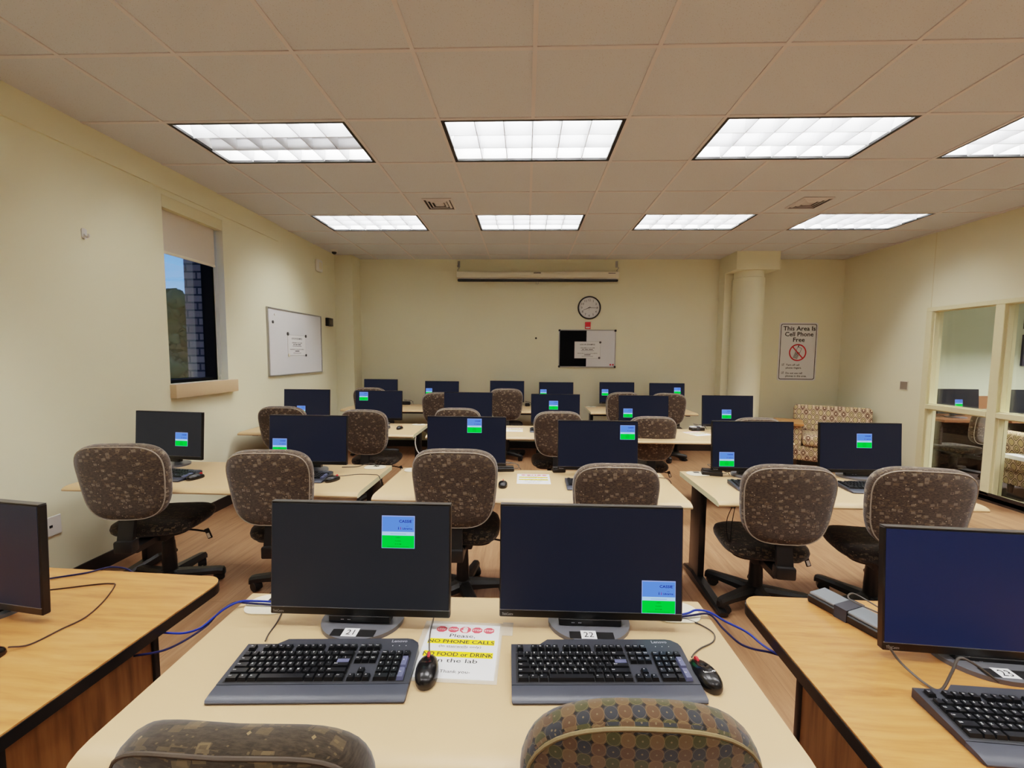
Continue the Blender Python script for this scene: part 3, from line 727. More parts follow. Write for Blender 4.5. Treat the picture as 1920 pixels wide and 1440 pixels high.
# key, x, Y(front face), yaw, lift, screen, popup (u,v) or None, label
MO = [('char', -.487, 1.165, 0, -.017, (.622, .10), 'LAB21', '21', 'left of the two monitors on the front table, popup at upper right'),
      ('blue', .198, 1.185, 0, -.020, (.778, .640), 'LAB22', '22', 'right of the two monitors on the front table, popup at lower right'),
      ('blue', -1.700, 1.175, -8, -.028, None, None, None, 'monitor cut off by the left edge, on the oak table'),
      ('navy', 1.243, 1.085, -4, -.030, None, None, '23', 'navy lit monitor at the right edge, on the oak table'),
      ('char', -2.545, 2.83, -6, .0, (.615, .43), None, None, 'second-row monitor nearest the left wall, popup right of its centre'),
      ('blue', -1.483, 2.74, 0, 0, (.05, .475), None, None, 'second-row monitor, second from left, popup at left behind the chair'),
      ('blue', -.400, 2.77, 0, 0, (.51, .035), None, None, 'second-row monitor with its popup at the top middle'),
      ('blue', .492, 2.78, 0, -.018, (.776, .08), None, None, 'second-row monitor with its popup at the upper right corner'),
      ('blue', 1.532, 2.80, 0, -.012, (.09, .62), None, None, 'second-row monitor with its popup at the lower left'),
      ('blue', 2.255, 2.82, 0, -.016, (.45, .21), None, None, 'rightmost second-row monitor, popup in the middle, before the sofa'),
      ('blue', -2.546, 4.71, 0, 0, (.29, .57), None, None, 'third-row monitor nearest the left wall, half behind a chair'),
      ('blue', -1.678, 4.65, 0, 0, (.09, .05), None, None, 'third-row monitor with its popup at the upper left'),
      ('blue', -.639, 4.56, 0, 0, None, None, None, 'third-row monitor with no popup showing'),
      ('blue', .332, 4.58, 0, -.012, (.37, .22), None, None, 'third-row monitor with its popup in the middle'),
      ('blue', 1.290, 4.54, 0, -.012, (.095, .43), None, None, 'third-row monitor with its popup at left, behind a brown chair'),
      ('blue', 2.180, 4.51, 0, 0, (.385, .45), None, None, 'rightmost third-row monitor, popup low in the middle, before the column'),
      ('blue', -2.314, 6.52, 0, .012, None, None, None, 'leftmost monitor along the back wall, no popup'),
      ('blue', -1.331, 6.52, 0, -.01, (.03, .34), None, None, 'second monitor from the left along the back wall, popup at left'),
      ('blue', -.294, 6.52, 0, .005, None, None, None, 'third monitor from the left along the back wall, chair in front'),
      ('blue', .482, 6.54, 0, -.01, (.035, .34), None, None, 'back-wall monitor below the notice board, popup at lower left'),
      ('blue', 1.429, 6.52, 0, .0, (.065, .33), None, None, 'back-wall monitor on the right table, left one'),
      ('blue', 2.199, 6.50, 0, -.005, (.70, .20), None, None, 'rightmost monitor along the back wall, popup at upper right')]
# keep the prototypes clean: copy order makes the first use of each key the prototype itself, so popups are added last
first = []
for mm in MO:
    k = mm[0]
    o = dup(MON[k]); first.append((o, mm))
for k in MON:
    for c in kids(MON[k]):
        for g in kids(c): bpy.data.objects.remove(g)
        bpy.data.objects.remove(c)
    bpy.data.objects.remove(MON[k])
def finish_mon(o, mm, z=TZ, group='black desktop monitors'):
    global popg_mesh
    key, x, y, yaw, dz, pop, lab, num, label = mm
    o.location = (x, y, z); o.rotation_euler = (0, 0, R(yaw)); tag(o, label, 'monitor', group)
    for c in kids(o):
        nm = c.name.split('.')[0]
        if nm == 'housing':
            c.location = (0, 0, .052+dz)
            if label.startswith('monitor cut'): c.rotation_euler = (R(-1.5), 0, 0)
            if pop:
                L = (-MW/2+pop[0]*MW, -.0014, MH-pop[1]*MH)
                if lab: popup(lab).build('login_window', c, L)
                elif popg_mesh is None: popg_mesh = POPG.build('login_window', c, L).data
                else:
                    q = bpy.data.objects.new('login_window', popg_mesh); COL.objects.link(q); q.parent = c; q.location = L
        else:
            c.location = (0, .055, 0)
            if nm == 'stand_base' and num: label_plate(num, c)
for o, mm in first: finish_mon(o, mm)

# ------------------------------------------------------------------ keyboards
U = .01905
def key_rows():
    """(x, y, w, h, legend, light) in metres from the left / near side of the key block"""
    K = []; rows = [0, 1, 2, 3, 4]
    def row(y, items, x=0):
        for it in items:
            if isinstance(it, (int, float)): x += it; continue
            leg, w_ = it if isinstance(it, tuple) else (it, 1)
            K.append((x*U, y*UY, w_*U, UY, leg, False)); x += w_
    row(0, [('Ctrl', 1.5), ('*', 1.25), ('Alt', 1.25), ('', 6), ('Alt', 1.25), ('*', 1.25), ('#', 1.25), ('Ctrl', 1.25)])
    row(1, [('Shift', 2.25)]+list('ZXCVBNM,./')+[('Shift', 2.75)])
    row(2, [('Caps', 1.75)]+list("ASDFGHJKL;'")+[('Enter', 2.25)])
    row(3, [('Tab', 1.5)]+list('QWERTYUIOP[]')+[('\\', 1.5)])
    row(4, list('`1234567890-=')+[('Bksp', 2)])
    row(5.3, ['Esc', 1, 'F1', 'F2', 'F3', 'F4', .5, 'F5', 'F6', 'F7', 'F8', .5, 'F9', 'F10', 'F11', 'F12'])
    row(5.3, ['PrSc', 'ScLk', 'Paus'], 15.35); row(4, ['Ins', 'Home', 'PgUp'], 15.35); row(3, ['Del', 'End', 'PgDn'], 15.35)
    row(1, ['^'], 16.35); row(0, ['<', 'v', '>'], 15.35)
    row(4, ['Num', '/', '*', '-'], 18.7); row(3, list('789'), 18.7); row(2, list('456'), 18.7); row(1, list('123'), 18.7); row(0, [('0', 2), '.'], 18.7)
    K.append((21.7*U, 2*UY, U, 2*UY, '+', True)); K.append((21.7*U, 0, U, 2*UY, 'Ent', True))
    return K
KW = .462; KX0 = -.2165; KY0 = .049; UY = .0178
def make_keyboard(detail):
    o = thing('keyboard', 'x', 'keyboard')
    b = MB()
    # body cross-section slopes up to the rear; raised rear panel on the right two thirds
    def slab(poly, zf, zr, y0, y1, m):
        z = lambda y: zf+(zr-zf)*(y-y0)/(y1-y0)
        n = len(poly); vs = [(x, y, .002) for x, y in poly]+[(x, y, z(y)) for x, y in poly]
        b.add(vs, [tuple(range(n))[::-1], tuple(range(n, 2*n))]+[(k, (k+1) % n, n+(k+1) % n, n+k) for k in range(n)], m)
    h = KW/2
    slab([(-h, .043), (h, .043), (h, .162), (h-.004, .173), (h-.02, .185), (h-.035, .188), (-h+.10, .188), (-h+.078, .171), (-h, .171)], .0155, .0265, .043, .188, 'kbody')
    b.text('Lenovo', .013, 'logo', TR((h-.055, .1735, .0258), R(4.3)), 'C', True, .042)
    for k in range(3): b.lathe([(.001, 0), (.0012, .0006)], 'leg_w', 8, TR((h-.070+.018*k, .161, .0248)))
    b.build('body', o)
    b = MB(); zf = lambda y: .0155+(.011)*(y-.043)/.145
    for x0, x1, y0, y1 in ((KX0-.003, KX0+15*U+.002, KY0-.002, KY0+5*UY+.001), (KX0-.002, KX0+U, KY0+5.27*UY, KY0+6.33*UY), (KX0+2*U-.001, KX0+6*U, KY0+5.27*UY, KY0+6.33*UY), (KX0+6.5*U-.001, KX0+10.5*U, KY0+5.27*UY, KY0+6.33*UY),
                           (KX0+11*U-.001, KX0+15*U, KY0+5.27*UY, KY0+6.33*UY), (KX0+15.35*U-.001, KX0+18.35*U, KY0+5.27*UY, KY0+6.33*UY), (KX0+15.35*U-.001, KX0+18.35*U, KY0+3*UY-.001, KY0+5*UY), (KX0+16.35*U-.001, KX0+17.35*U, KY0, KY0+2*UY),
                           (KX0+15.35*U-.001, KX0+18.35*U, KY0-.001, KY0+UY), (KX0+18.7*U-.001, KX0+22.7*U+.001, KY0-.001, KY0+5*UY)):
        b.quad((x0, y0, zf(y0)+.0006), (x1, y0, zf(y0)+.0006), (x1, y1, zf(y1)+.0006), (x0, y1, zf(y1)+.0006), 'kwell')
    b.build('key_well', o)
    b = MB(); n = 10
    pr = [(0, .003), (.0, .006), (.004, .0095), (.018, .0125), (.0425, .0145), (.0425, .002), (.006, .002)]
    vs = [(-h+.002*(y < .003), y, z) for y, z in pr]+[(h-.002*(y < .003), y, z) for y, z in pr]; m_ = len(pr)
    b.add(vs, [(k, (k+1) % m_, (k+1) % m_+m_, k+m_) for k in range(m_)]+[tuple(range(m_))[::-1], tuple(range(m_, 2*m_))], 'krest'); b.build('palm_rest', o)
    allk = MB()
    for kx, ky, kw, kh, leg, light in key_rows():
        b = MB() if detail else allk
        x0, y0 = KX0+kx, KY0+ky; z0 = zf(y0+kh/2)
        m = 'keyl' if light else 'key'
        ca, cb = .0012, .0032; H = .0085
        ring = lambda i, z, dy=0: [(x0+i, y0+i*.8+dy, z), (x0+kw-i, y0+i*.8+dy, z), (x0+kw-i, y0+kh-i*.8+dy, z), (x0+i, y0+kh-i*.8+dy, z)]
        b.loft([ring(ca, z0), ring(cb-.0006, z0+H-.001, .0008), ring(cb, z0+H, .0008)], m)
        if leg == 'Enter': b.loft([[(p[0]+.25*U if p[0] < x0+.01 else p[0], p[1]+UY*.55, p[2]+.0003) for p in ring(cb+.0006, z0+H)], [(p[0]+.25*U if p[0] < x0+.01 else p[0], p[1]+UY*.55, p[2]+.0014) for p in ring(cb+.001, z0+H)]], 'keyl')
        if detail and leg:
            sz = .0068 if len(leg) == 1 else .0042
            b.text({'*': 'o', '#': '='}.get(leg, leg), sz, 'leg_w', TR((x0+.0045 if len(leg) > 1 else x0+kw*.4, y0+kh*.52, z0+H+.0004), R(2)), 'L' if len(leg) > 1 else 'C', True)
        if detail: b.build('key', o)
    if not detail: allk.build('keys', o)['kind'] = 'stuff'
    return o
kbA = make_keyboard(True); kbB = make_keyboard(False)
KB = [(True, -.505, .890, 3.0, TZ, 'keyboard on the front table beside the paper notice, left one'),
      (True, .206, .919, 2.6, TZ, 'keyboard on the front table in front of the number 22'),
      (True, 1.155, .790, -3, TZ, 'keyboard cut off at the lower right, on the oak table'),
      (False, -2.39, 2.50, -8, TZ, 'keyboard by the left wall, second row'),
      (False, -1.50, 2.50, 0, TZ, 'keyboard end behind the second chair from the left, second row'),
      (False, .487, 2.455, 0, TZ, 'keyboard end left of the low second-row chair'),
      (False, 1.52, 2.475, -3, TZ, 'keyboard beside the black adapter on the right second-row table'),
      (False, 2.19, 2.48, -3, TZ, 'keyboard below the rightmost second-row monitor'),
      (False, -1.70, 4.27, 0, TZ, 'keyboard end on the left third-row table'),
      (False, .28, 4.28, 0, TZ, 'keyboard end on the middle third-row table'),]
seen = set()
for det, x, y, rz, z, lab in KB:
    o = (kbA if det else kbB) if det not in seen else dup(kbA if det else kbB)
    seen.add(det); o.location = (x, y, z); o.rotation_euler = (0, 0, R(rz)); tag(o, lab, 'keyboard', 'black computer keyboards')

# ------------------------------------------------------------------ mice
def make_mouse():
    o = thing('computer_mouse', 'x', 'mouse')
    b = MB(); rings = []; N = 24
    for q, zt in ((0, .97), (.12, 1.0), (.35, 1.0), (.55, .96), (.75, .82), (.9, .6), (.98, .3), (1.0, .05)):
        z = .036*q
        rings.append([((.029*zt*math.copysign(abs(math.cos(a))**.85, math.cos(a))*(1-.06*math.sin(a)), .054*zt*math.sin(a)-.004*q, z*(1-.18*max(0, math.sin(a))))) for a in [2*PI*k/N for k in range(N)]])
    b.loft(rings, 'mouse'); b.build('body', o, ang=60)
    b = MB(); b.lathe([(.004, -.003), (.008, -.003), (.009, 0), (.008, .003), (.004, .003)], 'red', 14, TR((0, .034, .0245), 0, R(90))); b.build('scroll_wheel', o)
    return o
ms0 = make_mouse()
MS = [(-.243, .993, 6, True, 'mouse resting on the edge of the front paper notice'), (.459, 1.010, 12, True, 'mouse with white lettering at the right of the front table'),
      (-1.418, .975, -20, False, 'mouse just entering the photo at the left edge'), (-2.115, 2.55, -18, False, 'mouse right of the keyboard by the left wall'),
      (-1.225, 2.56, -25, False, 'mouse on the second-row left table, right of its keyboard'), (-.135, 2.515, 0, False, 'mouse on the middle second-row table, beside the paper notice'),
      (-1.35, 4.385, -10, False, 'mouse on the third-row left table')]
for n_, (x, y, rz, big, lab) in enumerate(MS):
    o = ms0 if n_ == 0 else dup(ms0)
    o.location = (x, y, TZ+.0006 if n_ == 0 else TZ); o.rotation_euler = (0, 0, R(rz)); tag(o, lab, 'mouse', 'black computer mice')
b = MB(); b.text('lenovo', .0115, 'leg_w', TR((0, -.022, .0352), R(-6)), 'C', True, .030)
lo_ = [o for o in bpy.data.objects if o.name.startswith('computer_mouse')][1]; b.build('logo_print', lo_)

# ------------------------------------------------------------------ papers on tables
def stop_sheet(lab, x, y, rz, full, name='paper_notice', z=TZ, w=.216, h=.216):
    o = thing(name, lab, 'paper notice', (x, y, z), R(rz), 'stop notices on the tables')
    b = MB(); b.box((-w/2, -h/2, .0003), (w/2, h/2, .0007), 'paper')
    Z = .0011
    def T2(px, py): return TR((px, py, Z))
    for k in range(5):
        cx = -.070+.035*k+(.004); r_ = .0165 if k != 2 else .0175
        b.prism([(cx+r_*math.cos(R(22.5+45*i)), h/2-.027+r_*.82*math.sin(R(22.5+45*i))) for i in range(8)], .0007, .0010, 'stop')
        if k != 2: b.text('STOP', .0098, 'paper', T2(cx, h/2-.0305), 'C', True, .026)
        else:
            b.prism(rrect(cx-.0065, h/2-.038, cx+.0065, h/2-.027, .003, 3), .0010, .00115, 'paper')
            for f in range(4): b.prism(rrect(cx-.0065+.0035*f, h/2-.029, cx-.0040+.0035*f, h/2-.017+.002*(f in (1, 2)), .0011, 3), .0010, .00115, 'paper')
            b.add([(cx-.006, h/2-.036, .0012), (cx-.0115, h/2-.029, .0012), (cx-.0098, h/2-.0275, .0012), (cx-.0055, h/2-.032, .0012)], [(3, 2, 1, 0)], 'paper')
    def hl(yc, hh, w2): b.quad((-w2/2, yc-hh/2, .0009), (w2/2, yc-hh/2, .0009), (w2/2, yc+hh/2, .0009), (-w2/2, yc+hh/2, .0009), 'yellow')
    hl(.030, .021, .19); hl(-.020, .022, .19)
    b.text('Please,', .0205, 'ink', T2(0, .0475), 'C', False, .074)
    b.text('NO PHONE CALLS', .0185, 'ink', T2(0, .0235), 'C', True, .188)
    b.text('(In stairwells only)', .0125, 'ink', T2(0, .0065), 'C', False, .118); b.quad((-.035, .0045, Z), (.020, .0045, Z), (.020, .0052, Z), (-.035, .0052, Z), 'ink')
    b.text('NO FOOD or DRINK', .020, 'ink', T2(0, -.027), 'C', True, .192)
    b.text('in the lab', .0205, 'ink', T2(0, -.050), 'C', False, .112)
    b.text('-Thank you-', .0145, 'ink', T2(0, -.086), 'C', False, .084)
    b.build('sheet', o)
    if full:
        b = MB()
        for lo, hi in (((-w/2-.013, -h/2-.010, .0008), (w/2+.006, -h/2+.003, .0012)), ((-w/2-.013, -h/2+.003, .0008), (-w/2+.003, h/2+.008, .0012)), ((w/2-.003, -h/2+.003, .0008), (w/2+.006, h/2+.008, .0012)), ((-w/2+.003, h/2-.003, .0008), (w/2-.003, h/2+.008, .0012))):
            b.box(lo, hi, 'film')
        b.build('plastic_sleeve', o)
        b = MB(); b.box((w/2+.005, h/2-.045, .0009), (w/2+.036, h/2+.014, .0013), 'film'); b.build('tape_strip', o)
    return o
stop_sheet('paper stop notice in a plastic sleeve between the front keyboards', -.176, 1.086, -1.0, True)
stop_sheet('paper stop notice on the middle second-row table', .057, 2.675, 0, False)
stop_sheet('paper stop notice on the middle third-row table', -.117, 4.44, 0, False, w=.18)
stop_sheet('paper stop notice beside the white adapter, third row', 1.80, 4.36, 20, False, w=.20)

# ------------------------------------------------------------------ cables and adapters
def cable(name, lab, pts, r, m, cat='cable', group=None, n=6):
    b = MB(); b.tube(bez(pts, 6), r, m, n); return tag(b.build(name), lab, cat, group)
z = TZ
cable('mouse_cable', 'thin brown cable looping across the left oak table', [(-1.655, 1.29, z+.004), (-1.58, 1.315, z+.003), (-1.49, 1.345, z+.003), (-1.445, 1.352, z+.003), (-1.418, 1.34, z+.003), (-1.365, 1.25, z+.003), (-1.338, 1.17, z+.003), (-1.35, 1.115, z+.003), (-1.365, 1.05, z+.003), (-1.395, 1.025, z+.012)], .0022, 'brownc')
cable('network_cable', 'blue cable running over the rear edge of the left oak table', [(-1.74, 1.33, z+.005), (-1.69, 1.365, z+.006), (-1.60, 1.415, z+.004), (-1.54, 1.455, z+.006), (-1.47, 1.47, z-.035), (-1.42, 1.475, z-.20)], .003, 'navyc')
def two(lab, A, B):
    for k, (pts, m) in enumerate(((A, 'blue'), (B, 'navyc'))):
        cable('network_cable', lab[k], pts, .0032, m, group='blue network cables between the tables')
two(['blue cable arching from the front table toward the left oak table', 'navy cable sagging below it toward the left oak table'],
    [(-.80, 1.262, .735), (-.868, 1.256, .74), (-.905, 1.243, .745), (-.931, 1.216, .74), (-.958, 1.198, .72), (-.984, 1.175, .70), (-1.034, 1.172, .685), (-1.10, 1.178, .68)],
    [(-.80, 1.248, .734), (-.88, 1.247, .738), (-.921, 1.241, .742), (-.948, 1.212, .73), (-.973, 1.183, .70), (-1.009, 1.136, .683), (-1.047, 1.106, .676), (-1.11, 1.09, .672)])
two(['blue cable arching from the front table toward the right oak table', 'navy cable drooping lower toward the right oak table'],
    [(.44, 1.245, .733), (.508, 1.257, .738), (.54, 1.265, .745), (.581, 1.264, .74), (.625, 1.251, .72), (.681, 1.233, .70), (.712, 1.201, .683), (.75, 1.165, .672)],
    [(.44, 1.235, .733), (.52, 1.25, .737), (.578, 1.256, .738), (.609, 1.232, .71), (.644, 1.205, .685), (.678, 1.195, .675), (.722, 1.19, .670), (.75, 1.18, .668)])
cable('mouse_cable', 'grey cable curling from the lettered mouse to the right front monitor', [(.46, 1.24, z+.004), (.50, 1.245, z+.003), (.54, 1.215, z+.003), (.558, 1.18, z+.003), (.54, 1.145, z+.003), (.495, 1.118, z+.003), (.468, 1.095, z+.004), (.449, 1.066, z+.014)], .002, 'greyc')
cable('mouse_cable', 'thin cable from the notice mouse up to the left front monitor', [(-.277, 1.24, z+.006), (-.275, 1.20, z+.004), (-.27, 1.14, z+.004), (-.258, 1.08, z+.004), (-.248, 1.049, z+.012)], .002, 'greyc')
cable('keyboard_cable', 'thin cable behind the left front keyboard', [(-.755, 1.22, z+.004), (-.742, 1.17, z+.003), (-.735, 1.12, z+.003), (-.722, 1.085, z+.008)], .0022, 'greyc')
cable('keyboard_cable', 'dark cable bent up behind the keyboard on the right oak table', [(.97, 1.085, z+.05), (.985, 1.06, z+.02), (1.0, 1.01, z+.006), (1.02, .992, z+.006), (1.05, 1.0, z+.045), (1.075, 1.01, z+.075), (1.10, 1.0, z+.07), (1.15, .99, z+.034)], .003, 'greyc')
cable('mouse_cable', 'thin cable crossing the second-row left table', [(-1.225, 2.616, z+.014), (-1.20, 2.66, z+.003), (-1.12, 2.70, z+.003), (-1.02, 2.70, z+.003), (-.976, 2.68, z+.004), (-.955, 2.67, z-.03), (-.93, 2.66, z-.16), (-.86, 2.65, z-.12)], .0025, 'greyc')
cable('power_cable', 'dark cable loop behind the second monitor from left, second row', [(-1.30, 2.86, z+.004), (-1.2, 2.885, z+.003), (-1.15, 2.925, z+.012), (-1.09, 2.915, z+.018), (-1.06, 2.885, z+.006)], .003, 'greyc')
cable('power_cable', 'thin cable hanging over the right end of the middle second-row table', [(.86, 2.72, z+.008), (.90, 2.73, z+.006), (.945, 2.71, z+.001), (.965, 2.70, z-.06), (.975, 2.70, z-.3)], .0025, 'brownc')
cable('power_cable', 'thin looped cable hanging under the right second-row table', [(1.22, 2.42, z-.06), (1.20, 2.44, z-.16), (1.21, 2.44, z-.27), (1.225, 2.44, z-.28), (1.23, 2.44, z-.18), (1.235, 2.42, z-.06)], .0022, 'ink')
cable('power_cable', 'white cable drooping at the end of the left third-row table', [(-1.13, 4.2, z-.04), (-1.135, 4.2, z-.12), (-1.10, 4.18, z-.20), (-1.03, 4.16, z-.22), (-.96, 4.2, z-.05)], .006, 'white')

def adapter(lab, x, y, rz, L=.12, W=.055, H=.032, top='brick', strap=False, body='black', coil=True):
    o = thing('power_adapter', lab, 'adapter', (x, y, TZ), R(rz), 'power adapters on the tables')
    b = MB(); b.rbox((-L/2, -W/2, 0), (L/2, W/2, H*.72), .004, body, 1); b.build('case', o)
    b = MB(); b.rbox((-L/2+.004, -W/2+.004, H*.72), (L/2-.004, W/2-.004, H), .003, top, 1); b.build('lid', o)
    if strap:
        b = MB(); b.box((-.018, -W/2-.002, -.0), (.018, W/2+.002, H+.0025), 'velcro'); b.build('strap', o)
    if coil:
        b = MB(); b.tube(bez([(L/2-.004, 0, H*.4), (L/2+.03, .01, H*.5), (L/2+.03, .05, H*.9), (.02, .06, H+.012), (-.02, .045, H+.02), (.0, .01, H+.014), (L/2+.01, .02, H+.012), (L/2+.05, .01, .006)]), .0024, 'greyc', 6); b.build('cord', o)
    return o
adapter('grey adapter brick with a strap and coiled cords on the right oak table', 1.022, 1.285, -68, .205, .082, .036, strap=True)
adapter('white adapter with a strap on the right third-row table', 1.87, 4.55, 8, .15, .07, .045, 'silverb', True)
adapter('black adapter left of the popup monitor on the right second-row table', 1.28, 2.84, -14, .13, .06, .04, 'black')
adapter('black adapter under the corner-popup monitor, middle second-row table', .235, 2.85, 10, .09, .05, .035, 'black', coil=False)
adapter('black adapter right of the top-popup monitor, middle second-row table', -.14, 2.85, 6, .13, .05, .035, 'black')
adapter('black adapter against the back wall, left table', -1.92, 6.52, 4, .17, .06, .05, 'black')
adapter('black adapter with a looped cord at the back wall, middle table', .03, 6.50, 20, .07, .05, .05, 'black')

# ------------------------------------------------------------------ things on the walls
def on_left(name, lab, cat, y, z_, group=None): return thing(name, lab, cat, (XL, y, z_), R(90), group)     # local x = +y of the room, local -y = into the room
def wmag(y, z_, r_, m, lab, back=False):
    b = MB()
    if back: T2 = TR((y, YB-(.018 if y < 1.3 else .0148), z_), R(90))
    else: T2 = TR((XL+(.0180 if 5.0 < y < 5.6 else .0148), y, z_), 0, R(90))
    b.lathe([(r_, 0), (r_, .006), (r_*.7, .009)], m, 14, T2); return tag(b.build('magnet'), lab, 'magnet', 'round magnets on the boards')
o = thing('whiteboard', 'large whiteboard on the left wall', 'whiteboard', (XL, 5.325, 1.66), R(90))
b = MB(); b.box((-.615, -.015, -.392), (.615, 0, .392), 'wboard'); b.build('panel', o)
b = MB()
for lo, hi in (((-.625, -.022, .388), (.625, 0, .402)), ((-.625, -.022, -.402), (.625, 0, -.388)), ((-.625, -.022, -.388), (-.611, 0, .388)), ((.611, -.022, -.388), (.625, 0, .388))): b.box(lo, hi, 'silver')
b.build('frame', o)
def login_sheet(lab, T2, w, h, group='log-in example sheets'):
    b = MB(); q = lambda x0, z0, x1, z1, d, m: b.quad((x0, -d, z0), (x1, -d, z0), (x1, -d, z1), (x0, -d, z1), m, T2)
    b.box((-w/2, -.002, -h/2), (w/2, 0, h/2), 'paper', T2)
    for x0, z0, x1, z1 in ((-w/2, h/2-.004, w/2, h/2), (-w/2, -h/2, w/2, -h/2+.004), (-w/2, -h/2, -w/2+.004, h/2), (w/2-.004, -h/2, w/2, h/2)): q(x0, z0, x1, z1, .0024, 'silver')
    P = lambda x, z_: T2 @ TR((x, -.003, z_), R(90))
    b.text('LOG-IN EXAMPLE', .030, 'ink', P(0, h*.29), 'C', True, w*.58)
    b.text('USERNAME IS YOUR NAME', .018, 'ink', P(0, h*.10), 'C', True, w*.56)
    for x0, x1 in ((-.21, -.13), (-.10, .02), (.05, .21)): q(w*x0, h*.02, w*x1, h*.055, .003, 'ink')
    b.text('PASSWORD IS YOUR DATE OF BIRTH', .018, 'ink', P(0, -h*.22), 'C', True, w*.76); q(-w*.12, -h*.30, w*.12, -h*.265, .003, 'ink')
    for zz_, ww in ((-.05, .5), (-.385, .44)): q(-w*ww/2, h*zz_, w*ww/2, h*zz_+.006, .003, 'inkg')
    return tag(b.build('login_sheet'), lab, 'paper', group)
login_sheet('log-in example sheet on the left whiteboard', TR((XL+.0155, 5.30, 1.63), 0, 0, R(90)), .42, .262)
for y, z_, r_, m, lab in ((5.095, 1.770, .022, 'magnet', 'dark magnet at the upper left of the whiteboard sheet'), (5.515, 1.757, .020, 'magnet', 'dark magnet at the upper right of the whiteboard sheet'), (5.105, 1.505, .020, 'cream', 'cream magnet at the lower left of the whiteboard sheet'),
                          (5.51, 1.503, .016, 'ink', 'black magnet at the lower right of the whiteboard sheet'), (4.80, 1.895, .018, 'magnet', 'dark magnet at the left edge of the whiteboard'), (4.84, 1.985, .013, 'white', 'small white magnet at the top left of the whiteboard')):
    wmag(y, z_, r_, m, lab)
o = thing('thermostat', 'small black wall box right of the whiteboard', 'thermostat', (XL, 6.19, 1.997), R(90))
b = MB(); b.rbox((-.075, -.05, -.06), (.075, .002, .06), .006, 'black'); b.build('case', o)
b = MB(); b.box((-.045, -.0515, -.035), (.03, -.0495, .03), 'greyc'); b.build('display', o)
o = thing('alarm_speaker', 'white oblong alarm speaker high on the left wall', 'alarm', (XL, 5.92, 2.772), R(90))
b = MB(); b.rbox((-.07, -.045, -.085), (.07, .002, .085), .018, 'white', 3); b.build('case', o)
b = MB(); b.box((-.04, -.0465, -.05), (.04, -.044, .05), 'cream'); b.build('grille', o)
o = thing('security_camera', 'small dome camera on the ceiling at the far left corner', 'camera', (-2.84, 6.15, ZC))
b = MB(); b.lathe([(.05, 0), (.05, -.012), (.045, -.03), (.02, -.032)], 'white', 20); b.build('mount', o)
b = MB(); b.lathe([(.034, -.031), (.032, -.045), (.022, -.058), (.008, -.064)], 'black', 18); b.build('dome', o)
o = thing('wall_hook', 'white adhesive hook high on the left wall', 'hook', (XL, 2.757, 2.325), R(90))
b = MB(); b.prism(rrect(-.017, -.035, .017, .035, .014), 0, .006, 'white', TR((0, 0, 0), R(90))); b.build('backplate', o)
b = MB(); b.tube(bez([(0, -.006, -.004), (0, -.022, -.022), (0, -.034, -.018), (0, -.036, -.002)]), .006, 'white', 8); b.build('hook', o)
o = thing('wall_outlet', 'white jack plate low on the left wall behind the oak table', 'outlet', (XL, 2.44, .435), R(90))
b = MB(); b.rbox((-.06, -.008, -.062), (.06, 0, .062), .003, 'white', 1); b.build('faceplate', o)
b = MB(); b.box((-.010, -.0095, -.008), (.008, -.0078, .008), 'ink'); b.build('jack', o)

o = thing('projector_screen', 'rolled-up projector screen above the back wall clock', 'projector screen', (.165, YB, 2.78))
b = MB(); b.rbox((-1.275, -.13, -.045), (1.275, -.001, .055), .018, 'cream', 2); b.box((1.105, -.1315, .022), (1.215, -.129, .034), 'inkg')
b.box((-.06, -.1315, .024), (.055, -.129, .036), 'ink'); b.build('case', o)
b = MB(); b.rbox((-1.262, -.115, -.095), (1.262, -.05, -.062), .008, 'black', 1); b.build('hem_bar', o)
b = MB(); b.box((-1.25, -.085, -.065), (1.25, -.08, -.04), 'white'); b.build('screen_cloth', o)
b = MB(); b.tube([(.02*math.cos(a), -.08, -.115+.02*math.sin(a)) for a in [2*PI*k/12 for k in range(13)]], .003, 'silver', 6); b.build('pull_ring', o)
for sx in (-1, 1):
    b = MB(); x = sx*1.255; b.tube([(x, -.008, .20), (x, -.05, .18), (x, -.08, .14)], .006, 'silver', 8); b.tube([(x-.018, -.08, .15), (x+.018, -.08, .115), (x-.012, -.08, .085), (x, -.08, .05)], .006, 'silver', 6)
    b.rbox((x-.02, -.014, .14), (x+.02, -.001, .24), .004, 'silver', 1); b.build('wall_bracket', o)
o = thing('wall_clock', 'round black rimmed wall clock on the back wall', 'clock', (1.002, YB, 2.288))
b = MB(); b.loft([[(r*math.cos(2*PI*k/48), r*math.sin(2*PI*k/48), q) for k in range(48)] for r, q in ((.183, 0), (.185, .02), (.178, .036), (.168, .038), (.163, .028), (.163, .0))], 'black', False, TR((0, 0, 0), R(90))); b.build('rim', o)
b = MB(); b.lathe([(.163, 0), (.163, .018)], 'paper', 48, TR((0, 0, 0), R(90)))
for k in range(12):
    a = R(90-30*(k+1)); b.text(str(k+1), .05, 'ink', TR((.122*math.cos(a), -.019, .122*math.sin(a)-.018), R(90)), 'C')
for k in range(60):
    a = R(6*k); b.box((-.001, -.0193, .148), (.001, -.0188, .156), 'ink', TR((0, 0, 0), 0, a))
b.build('dial', o)
def hand(name, ang, L, w_, d):
    b = MB(); b.add([(-w_, -d, -.02), (w_, -d, -.02), (w_*.5, -d, L), (-w_*.5, -d, L)], [(0, 1, 2, 3)], 'ink', TR((0, 0, 0), 0, R(ang))); b.build(name, o)
hand('hour_hand', 248, .105, .005, .022); hand('minute_hand', 92, .145, .004, .024); hand('second_hand', 190, .05, .002, .026)
o = thing('alarm_box', 'small red wall sign just below the clock', 'alarm', (.985, YB, 2.005))
